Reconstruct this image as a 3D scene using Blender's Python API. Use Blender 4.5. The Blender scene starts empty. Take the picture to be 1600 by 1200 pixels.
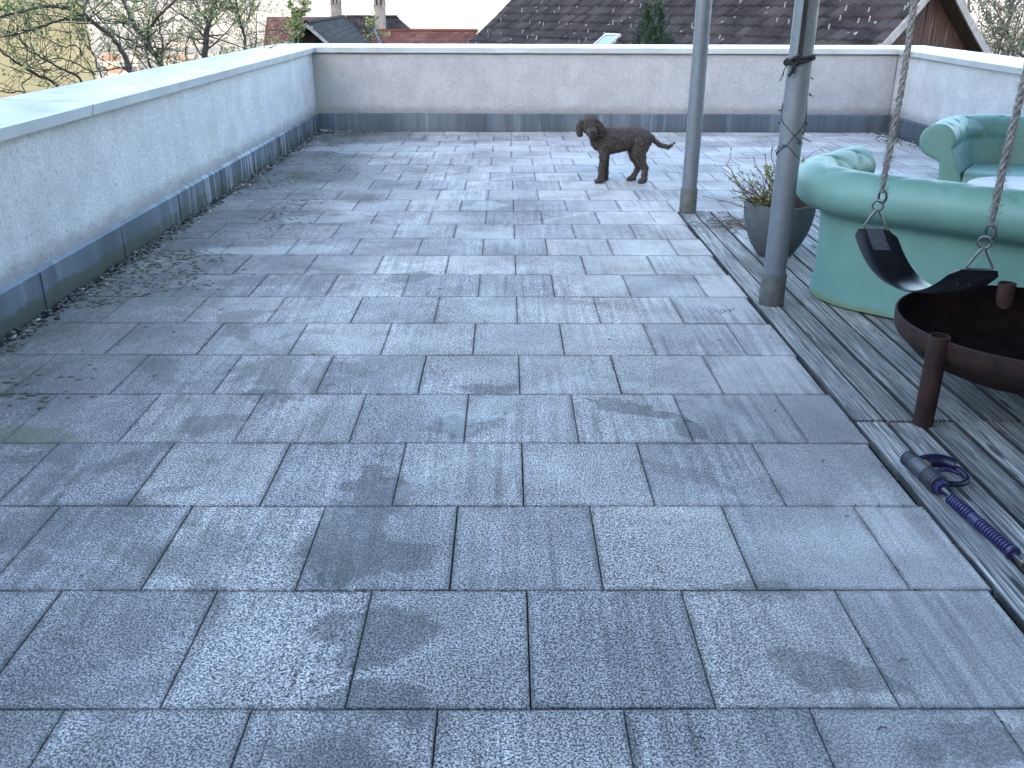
import bpy, bmesh, math, random
from mathutils import Vector, Matrix, noise
from math import sin, cos, pi, radians as R_

# ------------------------------------------------------------------ camera, sky, sun, exposure
scene = bpy.context.scene
C = scene.collection
PITCH, YAW, ROLL = .39785, .00698, .00351
cam_d = bpy.data.cameras.new('camera'); cam = bpy.data.objects.new('camera', cam_d); C.objects.link(cam)
fw = Vector((sin(YAW)*cos(PITCH), cos(YAW)*cos(PITCH), -sin(PITCH)))
rt = Vector((cos(YAW), -sin(YAW), 0)); up = Vector((sin(YAW)*sin(PITCH), cos(YAW)*sin(PITCH), cos(PITCH)))
r2 = rt*cos(ROLL)+up*sin(ROLL); u2 = up*cos(ROLL)-rt*sin(ROLL)
CAM = Vector((-.05352, -1.50749, 1.39207))
cam.matrix_world = Matrix(((r2.x,u2.x,-fw.x,CAM.x),(r2.y,u2.y,-fw.y,CAM.y),(r2.z,u2.z,-fw.z,CAM.z),(0,0,0,1)))
cam_d.sensor_width = 36; cam_d.lens = 36*1398.99/1600; cam_d.clip_start = .05; cam_d.clip_end = 30000
scene.camera = cam
SUN_EL, SUN_AZ = R_(11), R_(200)          # azimuth clockwise from +Y: low, behind the viewer's left shoulder
w = bpy.data.worlds.new('World'); scene.world = w; w.use_nodes = True
nt = w.node_tree; bg = nt.nodes['Background']; sky = nt.nodes.new('ShaderNodeTexSky')
sky.sky_type = 'NISHITA'; sky.sun_disc = False; sky.sun_elevation = SUN_EL; sky.sun_rotation = SUN_AZ
sky.air_density = 1.0; sky.dust_density = 1.9; sky.ozone_density = 1.4
nt.links.new(sky.outputs[0], bg.inputs[0]); bg.inputs[1].default_value = .15
sun_d = bpy.data.lights.new('sun', 'SUN'); sun = bpy.data.objects.new('sun', sun_d); C.objects.link(sun)
sun_d.energy = 1.5; sun_d.angle = R_(.5); sun_d.color = (1, .80, .62)
sdir = Vector((sin(SUN_AZ)*cos(SUN_EL), cos(SUN_AZ)*cos(SUN_EL), sin(SUN_EL)))
sun.rotation_euler = sdir.to_track_quat('Z', 'Y').to_euler()
scene.view_settings.view_transform = 'Standard'; scene.view_settings.look = 'None'
scene.view_settings.exposure = 3.34; scene.view_settings.gamma = 1

# ------------------------------------------------------------------ helpers
rnd = random.Random(7)
def tag(o, label=None, cat=None, group=None, kind=None):
    for k, v in (('label', label), ('category', cat), ('group', group), ('kind', kind)):
        if v: o[k] = v
    return o
def thing(name, label, cat, loc=(0,0,0), rz=0, group=None):
    o = bpy.data.objects.new(name, None); C.objects.link(o); o.empty_display_size = .1
    o.location = loc; o.rotation_euler = (0,0,rz); return tag(o, label, cat, group)
class MB:
    def __init__(s): s.v = []; s.f = []; s.mi = []; s.attr = []
    def add(s, vs, fs, m=0, a=0.):
        n = len(s.v); s.v += [tuple(v) for v in vs]; s.f += [tuple(i+n for i in f) for f in fs]
        s.mi += [m]*len(fs); s.attr += [a]*len(vs)
    def box(s, x0, x1, y0, y1, z0, z1, m=0, a=0., M=None):
        vs = [Vector((x,y,z)) for z in (z0,z1) for y in (y0,y1) for x in (x0,x1)]
        if M is not None: vs = [M@v for v in vs]
        s.add(vs, [(0,2,3,1),(4,5,7,6),(0,1,5,4),(2,6,7,3),(0,4,6,2),(1,3,7,5)], m, a)
    def bbox(s, x0, x1, y0, y1, z0, z1, b=.003, m=0, a=0., M=None):   # chamfered top edges
        vs = [(x0,y0,z0),(x1,y0,z0),(x1,y1,z0),(x0,y1,z0),(x0,y0,z1-b),(x1,y0,z1-b),(x1,y1,z1-b),(x0,y1,z1-b),
              (x0+b,y0+b,z1),(x1-b,y0+b,z1),(x1-b,y1-b,z1),(x0+b,y1-b,z1)]
        if M is not None: vs = [M@Vector(v) for v in vs]
        s.add(vs, [(3,2,1,0),(8,9,10,11)]+[(i,(i+1)%4,4+(i+1)%4,4+i) for i in range(4)]+[(4+i,4+(i+1)%4,8+(i+1)%4,8+i) for i in range(4)], m, a)
    def tube(s, pts, rad, n=8, m=0, a=0., cap=True, closed=False):
        pts = [Vector(p) for p in pts]; k = len(pts)
        rad = rad if hasattr(rad, '__len__') else [rad]*k
        t0 = (pts[1]-pts[0]).normalized(); ref = Vector((0,0,1)) if abs(t0.z) < .9 else Vector((1,0,0))
        nx = t0.cross(ref).normalized(); rings = []
        for i, p in enumerate(pts):
            if closed: t = pts[(i+1)%k]-pts[i-1]
            else: t = pts[min(i+1,k-1)]-pts[max(i-1,0)]
            t = t.normalized() if t.length > 1e-9 else t0
            nx = (nx-t*nx.dot(t)); nx = nx.normalized() if nx.length > 1e-6 else t.orthogonal().normalized()
            ny = t.cross(nx)
            rings.append([p+nx*(rad[i]*cos(2*pi*j/n))+ny*(rad[i]*sin(2*pi*j/n)) for j in range(n)])
        vs = [v for r in rings for v in r]; fs = []
        for i in range(k if closed else k-1):
            i2 = (i+1) % k
            for j in range(n): fs.append((i*n+j, i*n+(j+1)%n, i2*n+(j+1)%n, i2*n+j))
        if cap and not closed: fs += [tuple(range(n-1,-1,-1)), tuple((k-1)*n+j for j in range(n))]
        s.add(vs, fs, m, a)
    def lathe(s, prof, n=32, m=0, M=None, a=0., cap=True):
        vs = []; k = len(prof)
        for r, z in prof:
            for j in range(n): vs.append(Vector((r*cos(2*pi*j/n), r*sin(2*pi*j/n), z)))
        if M is not None: vs = [M@v for v in vs]
        fs = [(i*n+j, i*n+(j+1)%n, (i+1)*n+(j+1)%n, (i+1)*n+j) for i in range(k-1) for j in range(n)]
        if cap and prof[0][0] > 1e-6: fs.append(tuple(range(n-1,-1,-1)))
        if cap and prof[-1][0] > 1e-6: fs.append(tuple((k-1)*n+j for j in range(n)))
        s.add(vs, fs, m, a)
    def grid(s, nu, nv, fn, m=0, flip=False, closed_u=False, closed_v=False, a=0.):
        vs = [fn(i, j) for i in range(nu) for j in range(nv)]; fs = []
        for i in range(nu if closed_u else nu-1):
            for j in range(nv if closed_v else nv-1):
                i2 = (i+1)%nu; j2 = (j+1)%nv
                f = (i*nv+j, i2*nv+j, i2*nv+j2, i*nv+j2); fs.append(f[::-1] if flip else f)
        s.add(vs, fs, m, a)
    def build(s, name, mats, parent=None, smooth=None, label=None):
        me = bpy.data.meshes.new(name); me.from_pydata(s.v, [], s.f)
        for m in (mats if isinstance(mats, (list, tuple)) else [mats]): me.materials.append(m)
        me.polygons.foreach_set('material_index', s.mi)
        at = me.attributes.new('tone', 'FLOAT', 'POINT'); at.data.foreach_set('value', s.attr)
        me.update()
        if smooth is not None:
            me.polygons.foreach_set('use_smooth', [True]*len(me.polygons))
            if smooth < 180: me.set_sharp_from_angle(angle=R_(smooth))
        o = bpy.data.objects.new(name, me); C.objects.link(o)
        if parent: o.parent = parent
        if label: o['label'] = label
        return o
def struct(o): o['kind'] = 'structure'; return o
def catmull(pts, k=6):
    pts = [Vector(p) for p in pts]; out = []
    for i in range(len(pts)-1):
        a = pts[max(i-1,0)]; b = pts[i]; c = pts[i+1]; d = pts[min(i+2,len(pts)-1)]
        for j in range(k):
            t = j/k; out.append(.5*((2*b)+(c-a)*t+(2*a-5*b+4*c-d)*t*t+(3*b-a-3*c+d)*t**3))
    out.append(pts[-1]); return out
def lerp(a, b, t): return a+(b-a)*t
def sstep(a, b, x): t = max(0., min(1., (x-a)/(b-a))); return t*t*(3-2*t)

# ------------------------------------------------------------------ node material helper
class N:
    def __init__(s, name, rough=.7, metal=0., spec=None):
        s.m = bpy.data.materials.new(name); s.m.use_nodes = True; s.t = s.m.node_tree
        s.b = s.t.nodes['Principled BSDF']; s.b.inputs['Roughness'].default_value = rough; s.b.inputs['Metallic'].default_value = metal
        if spec is not None: s.b.inputs['Specular IOR Level'].default_value = spec
        s.geo = s.t.nodes.new('ShaderNodeNewGeometry'); s.P = s.geo.outputs['Position']
        s.tc = s.t.nodes.new('ShaderNodeTexCoord'); s.O = s.tc.outputs['Object']
    def link(s, v, sock):
        if isinstance(v, (int, float)): sock.default_value = v
        elif isinstance(v, (tuple, list)): sock.default_value = (tuple(v)+(1,))[:4] if len(sock.default_value) == 4 else v
        else: s.t.links.new(v, sock)
    def attr(s, nm='tone'):
        n = s.t.nodes.new('ShaderNodeAttribute'); n.attribute_name = nm; return n.outputs['Fac']
    def map(s, v, sc=(1,1,1), loc=(0,0,0), rot=(0,0,0)):
        n = s.t.nodes.new('ShaderNodeMapping'); s.link(v, n.inputs[0]); n.inputs['Location'].default_value = loc; n.inputs['Rotation'].default_value = rot; n.inputs['Scale'].default_value = sc; return n.outputs[0]
    def noise(s, v, sc, det=3, rough=.55, dist=0., col=False):
        n = s.t.nodes.new('ShaderNodeTexNoise'); s.link(v, n.inputs['Vector']); n.inputs['Scale'].default_value = sc; n.inputs['Detail'].default_value = det
        n.inputs['Roughness'].default_value = rough; n.inputs['Distortion'].default_value = dist; return n.outputs['Color' if col else 'Fac']
    def voro(s, v, sc, feat='F1', out='Distance'):
        n = s.t.nodes.new('ShaderNodeTexVoronoi'); n.feature = feat; s.link(v, n.inputs['Vector']); n.inputs['Scale'].default_value = sc; return n.outputs[out]
    def math(s, op, a, b=0., clamp=False):
        n = s.t.nodes.new('ShaderNodeMath'); n.operation = op; n.use_clamp = clamp; s.link(a, n.inputs[0]); s.link(b, n.inputs[1]); return n.outputs[0]
    def ss(s, x, a, b, lo=0., hi=1.):     # smoothstep map
        n = s.t.nodes.new('ShaderNodeMapRange'); n.interpolation_type = 'SMOOTHSTEP'; s.link(x, n.inputs[0])
        n.inputs[1].default_value = a; n.inputs[2].default_value = b; n.inputs[3].default_value = lo; n.inputs[4].default_value = hi; return n.outputs[0]
    def ln(s, x, a, b, lo=0., hi=1.):
        n = s.t.nodes.new('ShaderNodeMapRange'); s.link(x, n.inputs[0])
        n.inputs[1].default_value = a; n.inputs[2].default_value = b; n.inputs[3].default_value = lo; n.inputs[4].default_value = hi; return n.outputs[0]
    def mix(s, f, a, b, mode='MIX'):
        n = s.t.nodes.new('ShaderNodeMix'); n.data_type = 'RGBA'; n.blend_type = mode; s.link(f, n.inputs[0]); s.link(a, n.inputs[6]); s.link(b, n.inputs[7]); return n.outputs[2]
    def sep(s, v):
        n = s.t.nodes.new('ShaderNodeSeparateXYZ'); s.link(v, n.inputs[0]); return n.outputs
    def vm(s, op, a, b=(0,0,0), sc=None):
        n = s.t.nodes.new('ShaderNodeVectorMath'); n.operation = op; s.link(a, n.inputs[0])
        if op != 'LENGTH': s.link(b, n.inputs[1])
        if sc is not None: s.link(sc, n.inputs['Scale'])
        return n.outputs['Value' if op in ('LENGTH','DISTANCE','DOT_PRODUCT') else 'Vector']
    def bump(s, h, d=.01, st=1.):
        n = s.t.nodes.new('ShaderNodeBump'); s.link(h, n.inputs['Height']); n.inputs['Distance'].default_value = d; n.inputs['Strength'].default_value = st
        s.t.links.new(n.outputs[0], s.b.inputs['Normal'])
    def col(s, c): s.link(c, s.b.inputs['Base Color']); return s
    def rough(s, r): s.link(r, s.b.inputs['Roughness']); return s
def simple(name, c, rough=.6, metal=0., nsc=30, amt=.25, bump=0., spec=None):
    n = N(name, rough, metal, spec); f = n.ss(n.noise(n.O, nsc, 4), .3, .7)
    n.col(n.mix(f, tuple(x*(1-amt) for x in c), tuple(min(1,x*(1+amt)) for x in c)))
    if bump: n.bump(n.noise(n.O, nsc*3, 4), bump)
    return n.m

M = {}
def mk_slab():
    n = N('granite_slab', .75); P = n.P; x, y, z = n.sep(P)
    g1 = n.ss(n.noise(P, 195, 3, .75), .455, .545); g2 = n.ss(n.noise(n.map(P, loc=(1,8,3)), 110, 3, .8), .48, .57); sp = n.ss(n.noise(n.map(P, loc=(7,3,0)), 190, 1), .60, .66)
    c = n.mix(g1, (.042,.042,.046), (.70,.67,.66)); c = n.mix(n.math('MULTIPLY', g2, .55), c, (.105,.102,.108)); c = n.mix(n.math('MULTIPLY', sp, .7), c, (.85,.84,.82))
    # slabs by the deck are cleaner and paler, finer looking
    rgt = n.ss(n.math('ADD', x, n.math('MULTIPLY', n.noise(P, 1.3, 3), .9)), .6, 1.6)
    c = n.mix(n.math('MULTIPLY', rgt, .55), c, (.54,.53,.525))
    tone = n.attr(); tv = n.ln(tone, 0, 1, .82, 1.16); tcol = n.mix(tone, (.97,.98,1.03), (1.02,1.0,.98))
    sto = n.t.nodes.new('ShaderNodeCombineXYZ'); n.link(n.math('MULTIPLY', tone, 9.), sto.inputs[0]); n.link(n.math('MULTIPLY', tone, 23.), sto.inputs[1]); Ps = n.vm('ADD', P, sto.outputs[0]); sta = n.math('SUBTRACT', n.noise(n.map(Ps, (34,1.1,1)), 1.0, 4, .65), .5); stm = n.ss(n.noise(Ps, .9, 2), .42, .62, .15, 1.); stv = n.math('ADD', n.math('MULTIPLY', n.math('MULTIPLY', sta, stm), 1.9), .95)
    mo = n.ss(n.noise(P, 1.1, 6, .66, .4), .30, .70, .64, 1.16); mo2 = n.ss(n.noise(n.map(P, loc=(3,1,5)), 5.5, 4, .6), .25, .75, .88, 1.08)
    vv = n.math('MULTIPLY', n.math('MULTIPLY', tv, stv), n.math('MULTIPLY', mo, mo2))
    cc = n.t.nodes.new('ShaderNodeCombineXYZ'); [n.link(vv, cc.inputs[i]) for i in range(3)]
    c = n.mix(1, c, cc.outputs[0], 'MULTIPLY'); c = n.mix(1, c, tcol, 'MULTIPLY')
    # dirt spreading from the left parapet
    wob = n.noise(P, 2.6, 5, .65); le = n.math('ADD', x, n.math('MULTIPLY', n.math('SUBTRACT', wob, .5), 1.1))
    farw = n.ss(y, 1.0, 6.5, 0., .45)
    le = n.math('SUBTRACT', le, n.math('ADD', farw, .12))
    dl = n.ss(le, -2.35, -1.15, 1., 0.)
    gr = n.ss(n.noise(n.map(P, (9,2.2,1)), 6, 4, .7), .35, .65, .55, 1.)
    c = n.mix(n.math('MULTIPLY', n.math('MULTIPLY', dl, gr), .82), c, (.060,.060,.056))
    sm = n.ss(n.noise(n.map(P, (1,2.0,1), (2,0,0)), 15, 4, .7), .60, .68)
    c = n.mix(n.math('MULTIPLY', n.math('MULTIPLY', sm, n.ss(le, -2.25, -1.2, 1., 0.)), .75), c, (.028,.032,.024))
    # stains with their own shape: (x, y, rx, ry, angle, strength)
    Pd = n.vm('ADD', P, n.vm('SCALE', n.vm('SUBTRACT', n.noise(P, 5.5, 4, .6, col=True), (.5,.5,.5)), sc=.30))
    xd, yd, zd = n.sep(Pd)
    tot = None
    for (sx, sy, rx, ry, an, st) in [(.42,1.54,.24,.045,-.55,.75),(.58,1.40,.12,.05,-1.0,.7),(-.27,1.40,.12,.07,.2,.6),(-.14,1.76,.14,.05,0,.65),(-1.17,1.44,.10,.08,.3,.6),
        (-.50,.92,.10,.17,.3,.75),(-.56,.66,.13,.20,0,.75),(-.36,.60,.10,.08,0,.6),(-.42,.24,.14,.12,.4,.75),(-.36,.02,.13,.07,0,.7),(-.44,-.25,.14,.22,.2,.7),(.56,.40,.10,.04,0,.5),(.66,.10,.16,.05,-.5,.55),
        (-1.02,1.66,.08,.10,.5,.6),(-1.35,.75,.30,.12,.2,.4),(-1.9,.35,.3,.25,0,.45),(-1.1,.25,.35,.16,.6,.40),(-.65,3.35,.12,.10,0,.7),(-1.3,3.3,.5,.10,.1,.45),(-1.6,2.4,.3,.15,.3,.4),(.9,-.1,.16,.07,.2,.5),
        (-.2,5.1,.5,.12,.1,.25),(.5,1.05,.18,.05,-.8,.4),(.05,2.9,.4,.08,0,.3),(-1.75,4.9,.5,.35,.2,.5),(-1.9,7.2,.5,1.2,0,.45)]:
        q = n.map(n.vm('SUBTRACT', Pd, (sx+.04,sy,0)), (1,1,1), rot=(0,0,-an)); q = n.map(q, (1/rx,1/ry,0)); l = n.vm('LENGTH', q)
        f = n.ss(l, .82, 1.10, st, 0.); tot = f if tot is None else n.math('MAXIMUM', tot, f)
    tot = n.math('MULTIPLY', tot, n.ss(n.noise(P, 18, 3), .2, .6, .6, 1.))
    c = n.mix(n.math('MULTIPLY', tot, .80), c, (.045,.050,.052))
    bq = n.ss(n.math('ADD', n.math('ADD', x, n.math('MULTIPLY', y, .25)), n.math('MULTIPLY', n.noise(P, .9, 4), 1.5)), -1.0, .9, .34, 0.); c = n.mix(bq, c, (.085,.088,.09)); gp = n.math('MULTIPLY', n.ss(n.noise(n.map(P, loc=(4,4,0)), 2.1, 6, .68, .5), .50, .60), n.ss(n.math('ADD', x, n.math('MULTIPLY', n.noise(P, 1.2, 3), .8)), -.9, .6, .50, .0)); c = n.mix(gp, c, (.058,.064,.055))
    # pale rinsed arcs: rings (cx, cy, radius, width, strength)
    rt_ = None
    for (cx, cy, ra, wd, st) in [(-.14,1.42,.10,.018,.6),(-1.0,6.6,2.0,.16,.55),(.6,5.6,1.15,.05,.5),(.75,3.0,.45,.03,.4),(.3,1.25,.55,.035,.35),(-.1,.85,.30,.02,.35),(2.6,6.6,1.5,.2,.35),(.95,4.4,.8,.04,.35)]:
        l = n.vm('LENGTH', n.map(n.vm('SUBTRACT', Pd, (cx,cy,0)), (1,1,0))); d = n.math('ABSOLUTE', n.math('SUBTRACT', l, ra)); f = n.ss(d, wd*.5, wd*1.3, st, 0.)
        f = n.math('MULTIPLY', f, n.ss(yd, cy-.2*ra, cy+.4*ra)); rt_ = f if rt_ is None else n.math('MAXIMUM', rt_, f)
    for (sx, sy, rx, ry, st) in [(-1.1,8.2,.85,.35,.55),(-1.55,3.95,.45,.12,.45),(-.2,5.3,.18,.14,.5),(.7,5.55,.35,.12,.3),(-1.35,4.85,.3,.14,.4)]:
        l = n.vm('LENGTH', n.map(n.vm('SUBTRACT', Pd, (sx,sy,0)), (1/rx,1/ry,0))); rt_ = n.math('MAXIMUM', rt_, n.ss(l, .85, 1.08, st, 0.))
    c = n.mix(n.math('MULTIPLY', rt_, .55), c, (.50,.52,.53))
    # green algae near the left edge
    gq = n.vm('LENGTH', n.map(n.vm('SUBTRACT', Pd, (-1.86,1.32,0)), (1/.35,1/.10,0))); c = n.mix(n.ss(gq, .6, 1.2, .5, 0.), c, (.08,.10,.04))
    # dirt along each slab edge (uv is 0..1 on every slab)
    uv = n.t.nodes.new('ShaderNodeUVMap'); u, v, _ = n.sep(uv.outputs[0])
    eu = n.math('SUBTRACT', .5, n.math('ABSOLUTE', n.math('SUBTRACT', u, .5))); ev = n.math('SUBTRACT', .5, n.math('ABSOLUTE', n.math('SUBTRACT', v, .5)))
    ed = n.math('MINIMUM', eu, ev); ed = n.math('ADD', ed, n.math('MULTIPLY', n.math('SUBTRACT', n.noise(P, 9, 4, .65), .5), .13))
    c = n.mix(n.ss(ed, .0, .045, .42, 0.), c, (.05,.055,.055))
    n.col(c); n.rough(n.ss(n.noise(P, 2, 3), .3, .7, .55, .85)); n.b.inputs['Specular IOR Level'].default_value = .4
    n.bump(n.math('ADD', g1, n.math('MULTIPLY', g2, .6)), .0012, .7); return n.m
M['slab'] = mk_slab()
def mk_wood():
    n = N('weathered_deck_wood', .75); P = n.P; tone = n.attr(); off = n.t.nodes.new('ShaderNodeCombineXYZ'); n.link(n.math('MULTIPLY', tone, 37.), off.inputs[1]); n.link(n.math('MULTIPLY', tone, 11.), off.inputs[0])
    q = n.vm('ADD', P, off.outputs[0]); qw = n.vm('ADD', q, n.vm('SCALE', n.vm('SUBTRACT', n.noise(n.map(q, (5,1.6,1)), 1.6, 3, col=True), (.5,.5,.5)), sc=.009))
    g = n.noise(n.map(qw, (120,2.0,1)), 1.0, 5, .75); g2 = n.noise(n.map(qw, (300,7,1)), 1.0, 3, .7); f = n.ss(g, .38, .62); f2 = n.ss(g2, .4, .6)
    c = n.mix(f, (.075,.077,.080), (.64,.64,.63)); c = n.mix(n.math('MULTIPLY', f2, .42), c, (.14,.145,.15))
    c = n.mix(n.ss(n.noise(n.map(q, (2.5,.8,1)), 2.2, 4), .35, .7, 0., .55), c, (.10,.11,.12))
    kn = n.ss(n.voro(n.map(q, (7,1.3,1)), 1.0), .05, .10, .85, 0.); c = n.mix(kn, c, (.025,.025,.028))
    ck = n.ss(n.noise(n.map(qw, (70,3.2,1), (5,5,0)), 1.0, 2), .65, .68); c = n.mix(n.math('MULTIPLY', ck, .85), c, (.02,.02,.022))
    ac = n.attr('across'); ed = n.math('MINIMUM', ac, n.math('SUBTRACT', 1., ac)); ed = n.math('ADD', ed, n.math('MULTIPLY', n.math('SUBTRACT', n.noise(n.map(q, (8,3,1)), 3, 3), .5), .06)); c = n.mix(n.ss(ed, .0, .045, .9, 0.), c, (.012,.013,.015))
    t = n.ln(tone, 0, 1, .80, 1.30); cc = n.t.nodes.new('ShaderNodeCombineXYZ'); [n.link(t, cc.inputs[i]) for i in range(3)]
    n.col(n.mix(1, c, cc.outputs[0], 'MULTIPLY')); h = n.math('SUBTRACT', n.math('ADD', f, n.math('MULTIPLY', f2, .4)), n.math('MULTIPLY', ck, 1.5)); n.bump(h, .004, .9); return n.m
M['wood'] = mk_wood()
def mk_stucco(name, base, zlo, corner=None):
    n = N(name, .9); P = n.P; x, y, z = n.sep(P)
    a = n.ss(n.noise(P, 3.0, 5, .65), .3, .7, .86, 1.06); b = n.ss(n.noise(P, 60, 3, .7), .3, .7, .86, 1.06); pits = n.ss(n.noise(P, 42, 3, .7), .57, .65, 0, .50)
    st = n.ss(n.noise(n.map(P, (14,14,1.2)), 1.0, 4, .6), .3, .75, .96, 1.02); v = n.math('MULTIPLY', n.math('MULTIPLY', a, b), st)
    cc = n.t.nodes.new('ShaderNodeCombineXYZ'); [n.link(v, cc.inputs[i]) for i in range(3)]
    c = n.mix(1, base, cc.outputs[0], 'MULTIPLY'); c = n.mix(pits, c, (.22,.22,.24))
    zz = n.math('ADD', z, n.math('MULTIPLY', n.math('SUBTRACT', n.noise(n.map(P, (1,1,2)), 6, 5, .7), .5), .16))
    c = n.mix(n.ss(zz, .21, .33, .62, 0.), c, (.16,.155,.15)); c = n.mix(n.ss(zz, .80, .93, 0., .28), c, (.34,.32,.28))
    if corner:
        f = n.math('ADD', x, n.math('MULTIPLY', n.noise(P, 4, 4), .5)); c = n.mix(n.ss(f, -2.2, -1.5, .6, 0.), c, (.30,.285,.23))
    n.col(c); n.bump(n.math('ADD', n.noise(P, 130, 4, .7), n.math('MULTIPLY', n.noise(P, 40, 3), .9)), .012, .8); return n.m
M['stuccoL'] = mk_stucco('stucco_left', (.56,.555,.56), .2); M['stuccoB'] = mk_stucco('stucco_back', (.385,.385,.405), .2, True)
def mk_coping():
    n = N('painted_coping', .38); P = n.P; f = n.ss(n.noise(P, 2.2, 5, .6), .3, .7); c = n.mix(f, (.38,.40,.415), (.47,.49,.505))
    c = n.mix(n.ss(n.noise(n.map(P, (2,2,1)), 9, 5, .7), .60, .75, 0, .25), c, (.42,.43,.42)); n.col(c); n.rough(n.ss(n.noise(P, 6, 4), .3, .7, .28, .5)); return n.m
M['coping'] = mk_coping()
def mk_zinc(name, algae):
    n = N(name, .5, .25); P = n.P; x, y, z = n.sep(P)
    s1 = n.noise(n.map(P, (3.5,3.5,.2)), 1.0, 3, .6); s2 = n.noise(n.map(P, (11,11,.5)), 1.0, 4, .6)
    c = n.mix(n.ss(s1, .38, .62), (.060,.078,.100), (.105,.13,.165)); c = n.mix(n.ss(s2, .60, .66, 0, .40), c, (.23,.27,.31)); c = n.mix(n.ss(s2, .42, .34, 0, .4), c, (.035,.045,.06))
    if algae:
        zz = n.math('ADD', z, n.math('MULTIPLY', n.math('SUBTRACT', n.noise(n.map(P, (1,1,.5)), 7, 4, .7), .5), .11))
        c = n.mix(n.ss(zz, .075, .095, .85, 0.), c, (.055,.065,.05)); yy = n.ss(y, 3.6, 6.2, 0., 1.)
        dr = n.ss(n.noise(n.map(P, (1,24,1.2)), 1.0, 2), .53, .60); c = n.mix(n.math('MULTIPLY', n.math('MULTIPLY', dr, yy), .5), c, (.42,.45,.50))
        dk = n.ss(n.noise(n.map(P, (1,30,1.2), (0,9,0)), 1.0, 2), .60, .66); c = n.mix(n.math('MULTIPLY', n.math('MULTIPLY', dk, yy), .8), c, (.03,.04,.03))
    n.col(c); return n.m
M['zincL'] = mk_zinc('zinc_flashing_algae', True); M['zinc'] = mk_zinc('zinc_flashing', False)
def mk_galv():
    n = N('galvanised_steel', .42, .35); O = n.O; f = n.voro(O, 45, out='Color'); f = n.sep(f)[0]; c = n.mix(f, (.125,.15,.185), (.145,.17,.205))
    c = n.mix(n.ss(n.noise(n.map(O, (1,1,.25)), 14, 4), .55, .75, 0, .4), c, (.16,.175,.19)); n.col(c); n.rough(n.ss(n.noise(O, 20, 3), .3, .7, .38, .58)); return n.m
M['galv'] = mk_galv()
M['sleeve'] = simple('grey_sleeve', (.075,.085,.085), .6, 0, 18, .22, .002)
def mk_mint():
    n = N('mint_polyethylene', .5); P = n.P; f = n.noise(P, 5, 4); c = n.mix(n.ss(f, .3, .7), (.11,.235,.215), (.125,.262,.24)); x, y, z = n.sep(P)
    zz = n.math('ADD', z, n.math('MULTIPLY', n.math('SUBTRACT', n.noise(P, 8, 4), .5), .05)); c = n.mix(n.ss(zz, .015, .05, .75, 0), c, (.13,.17,.06))
    sc_ = n.ss(n.noise(n.map(P, (3,3,14)), 6, 3), .66, .72, 0, .35); c = n.mix(sc_, c, (.13,.30,.27)); n.col(c); n.bump(n.noise(P, 220, 2), .0006, .5); return n.m
M['mint'] = mk_mint()
M['tabletop'] = simple('pale_grey_table', (.50,.49,.50), .6, 0, 8, .06)
M['pot'] = simple('grey_planter', (.062,.074,.082), .7, 0, 25, .15, .002)
M['soil'] = simple('soil', (.03,.022,.016), .95, 0, 60, .5, .01)
M['bark'] = simple('bark', (.045,.036,.032), .85, 0, 20, .35, .004)
M['bark2'] = simple('pale_bark', (.13,.11,.09), .85, 0, 20, .3, .004)
M['twig'] = simple('plant_twig', (.085,.055,.042), .8, 0, 40, .4)
def mk_leaf(name, a, b):
    n = N(name, .6); t = n.attr(); n.col(n.mix(t, a, b)); n.b.inputs['Subsurface Weight'].default_value = 0; return n.m
M['leafA'] = mk_leaf('spring_leaf', (.12,.16,.05), (.30,.33,.13)); M['leafP'] = mk_leaf('plant_leaf', (.09,.16,.03), (.30,.36,.07))
M['thuja'] = mk_leaf('thuja_green', (.007,.020,.009), (.028,.055,.024)); M['olive'] = mk_leaf('olive_twig_leaf', (.04,.05,.03), (.12,.13,.06))
M['rubber'] = simple('black_rubber', (.0035,.004,.006), .36, 0, 30, .3, spec=.35)
M['steel'] = simple('dull_steel', (.13,.145,.15), .38, .8, 30, .2)
M['plate'] = simple('dark_steel_plate', (.035,.042,.055), .5, .3, 60, .2)
M['rope'] = simple('hemp_rope', (.22,.222,.222), .9, 0, 120, .4, .004)
def mk_rust():
    n = N('rusty_iron', .75, .1, .25); P = n.P; f = n.ss(n.noise(P, 14, 5, .7), .3, .7); c = n.mix(f, (.020,.011,.011), (.050,.025,.021)); c = n.mix(n.ss(n.noise(P, 5, 5), .55, .75, 0, .5), c, (.025,.017,.02))
    n.col(c); n.bump(n.noise(P, 160, 4, .7), .0015, .6); return n.m
M['rust'] = mk_rust(); M['soot'] = simple('sooty_iron', (.006,.003,.003), .95, 0, 12, .5, .002, spec=.08)
M['gunbody'] = simple('grey_rubber_grip', (.038,.040,.055), .5, 0, 40, .2); M['gunpurple'] = simple('violet_plastic', (.024,.020,.085), .42, 0, 40, .15)
M['gunnavy'] = simple('navy_plastic', (.010,.011,.038), .35, 0, 40, .2); M['brass'] = simple('brass', (.22,.19,.14), .35, .9, 40, .2); M['yellow'] = simple('yellow_mark', (.16,.14,.06), .5)
M['cordblack'] = simple('black_cord', (.006,.007,.010), .7, 0, 60, .3)
def mk_fur():
    n = N('brown_curly_coat', .85); P = n.P; t = n.attr(); f = n.ss(n.noise(P, 62, 3, .7), .36, .64)
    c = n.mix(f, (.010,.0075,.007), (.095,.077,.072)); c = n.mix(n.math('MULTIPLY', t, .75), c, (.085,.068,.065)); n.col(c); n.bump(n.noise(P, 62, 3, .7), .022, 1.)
    n.b.inputs['Sheen Weight'].default_value = .08; n.b.inputs['Sheen Roughness'].default_value = .5; return n.m
M['fur'] = mk_fur(); M['nose'] = simple('dark_nose', (.010,.007,.007), .35); M['collar'] = simple('pale_collar', (.30,.28,.22), .6)
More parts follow.
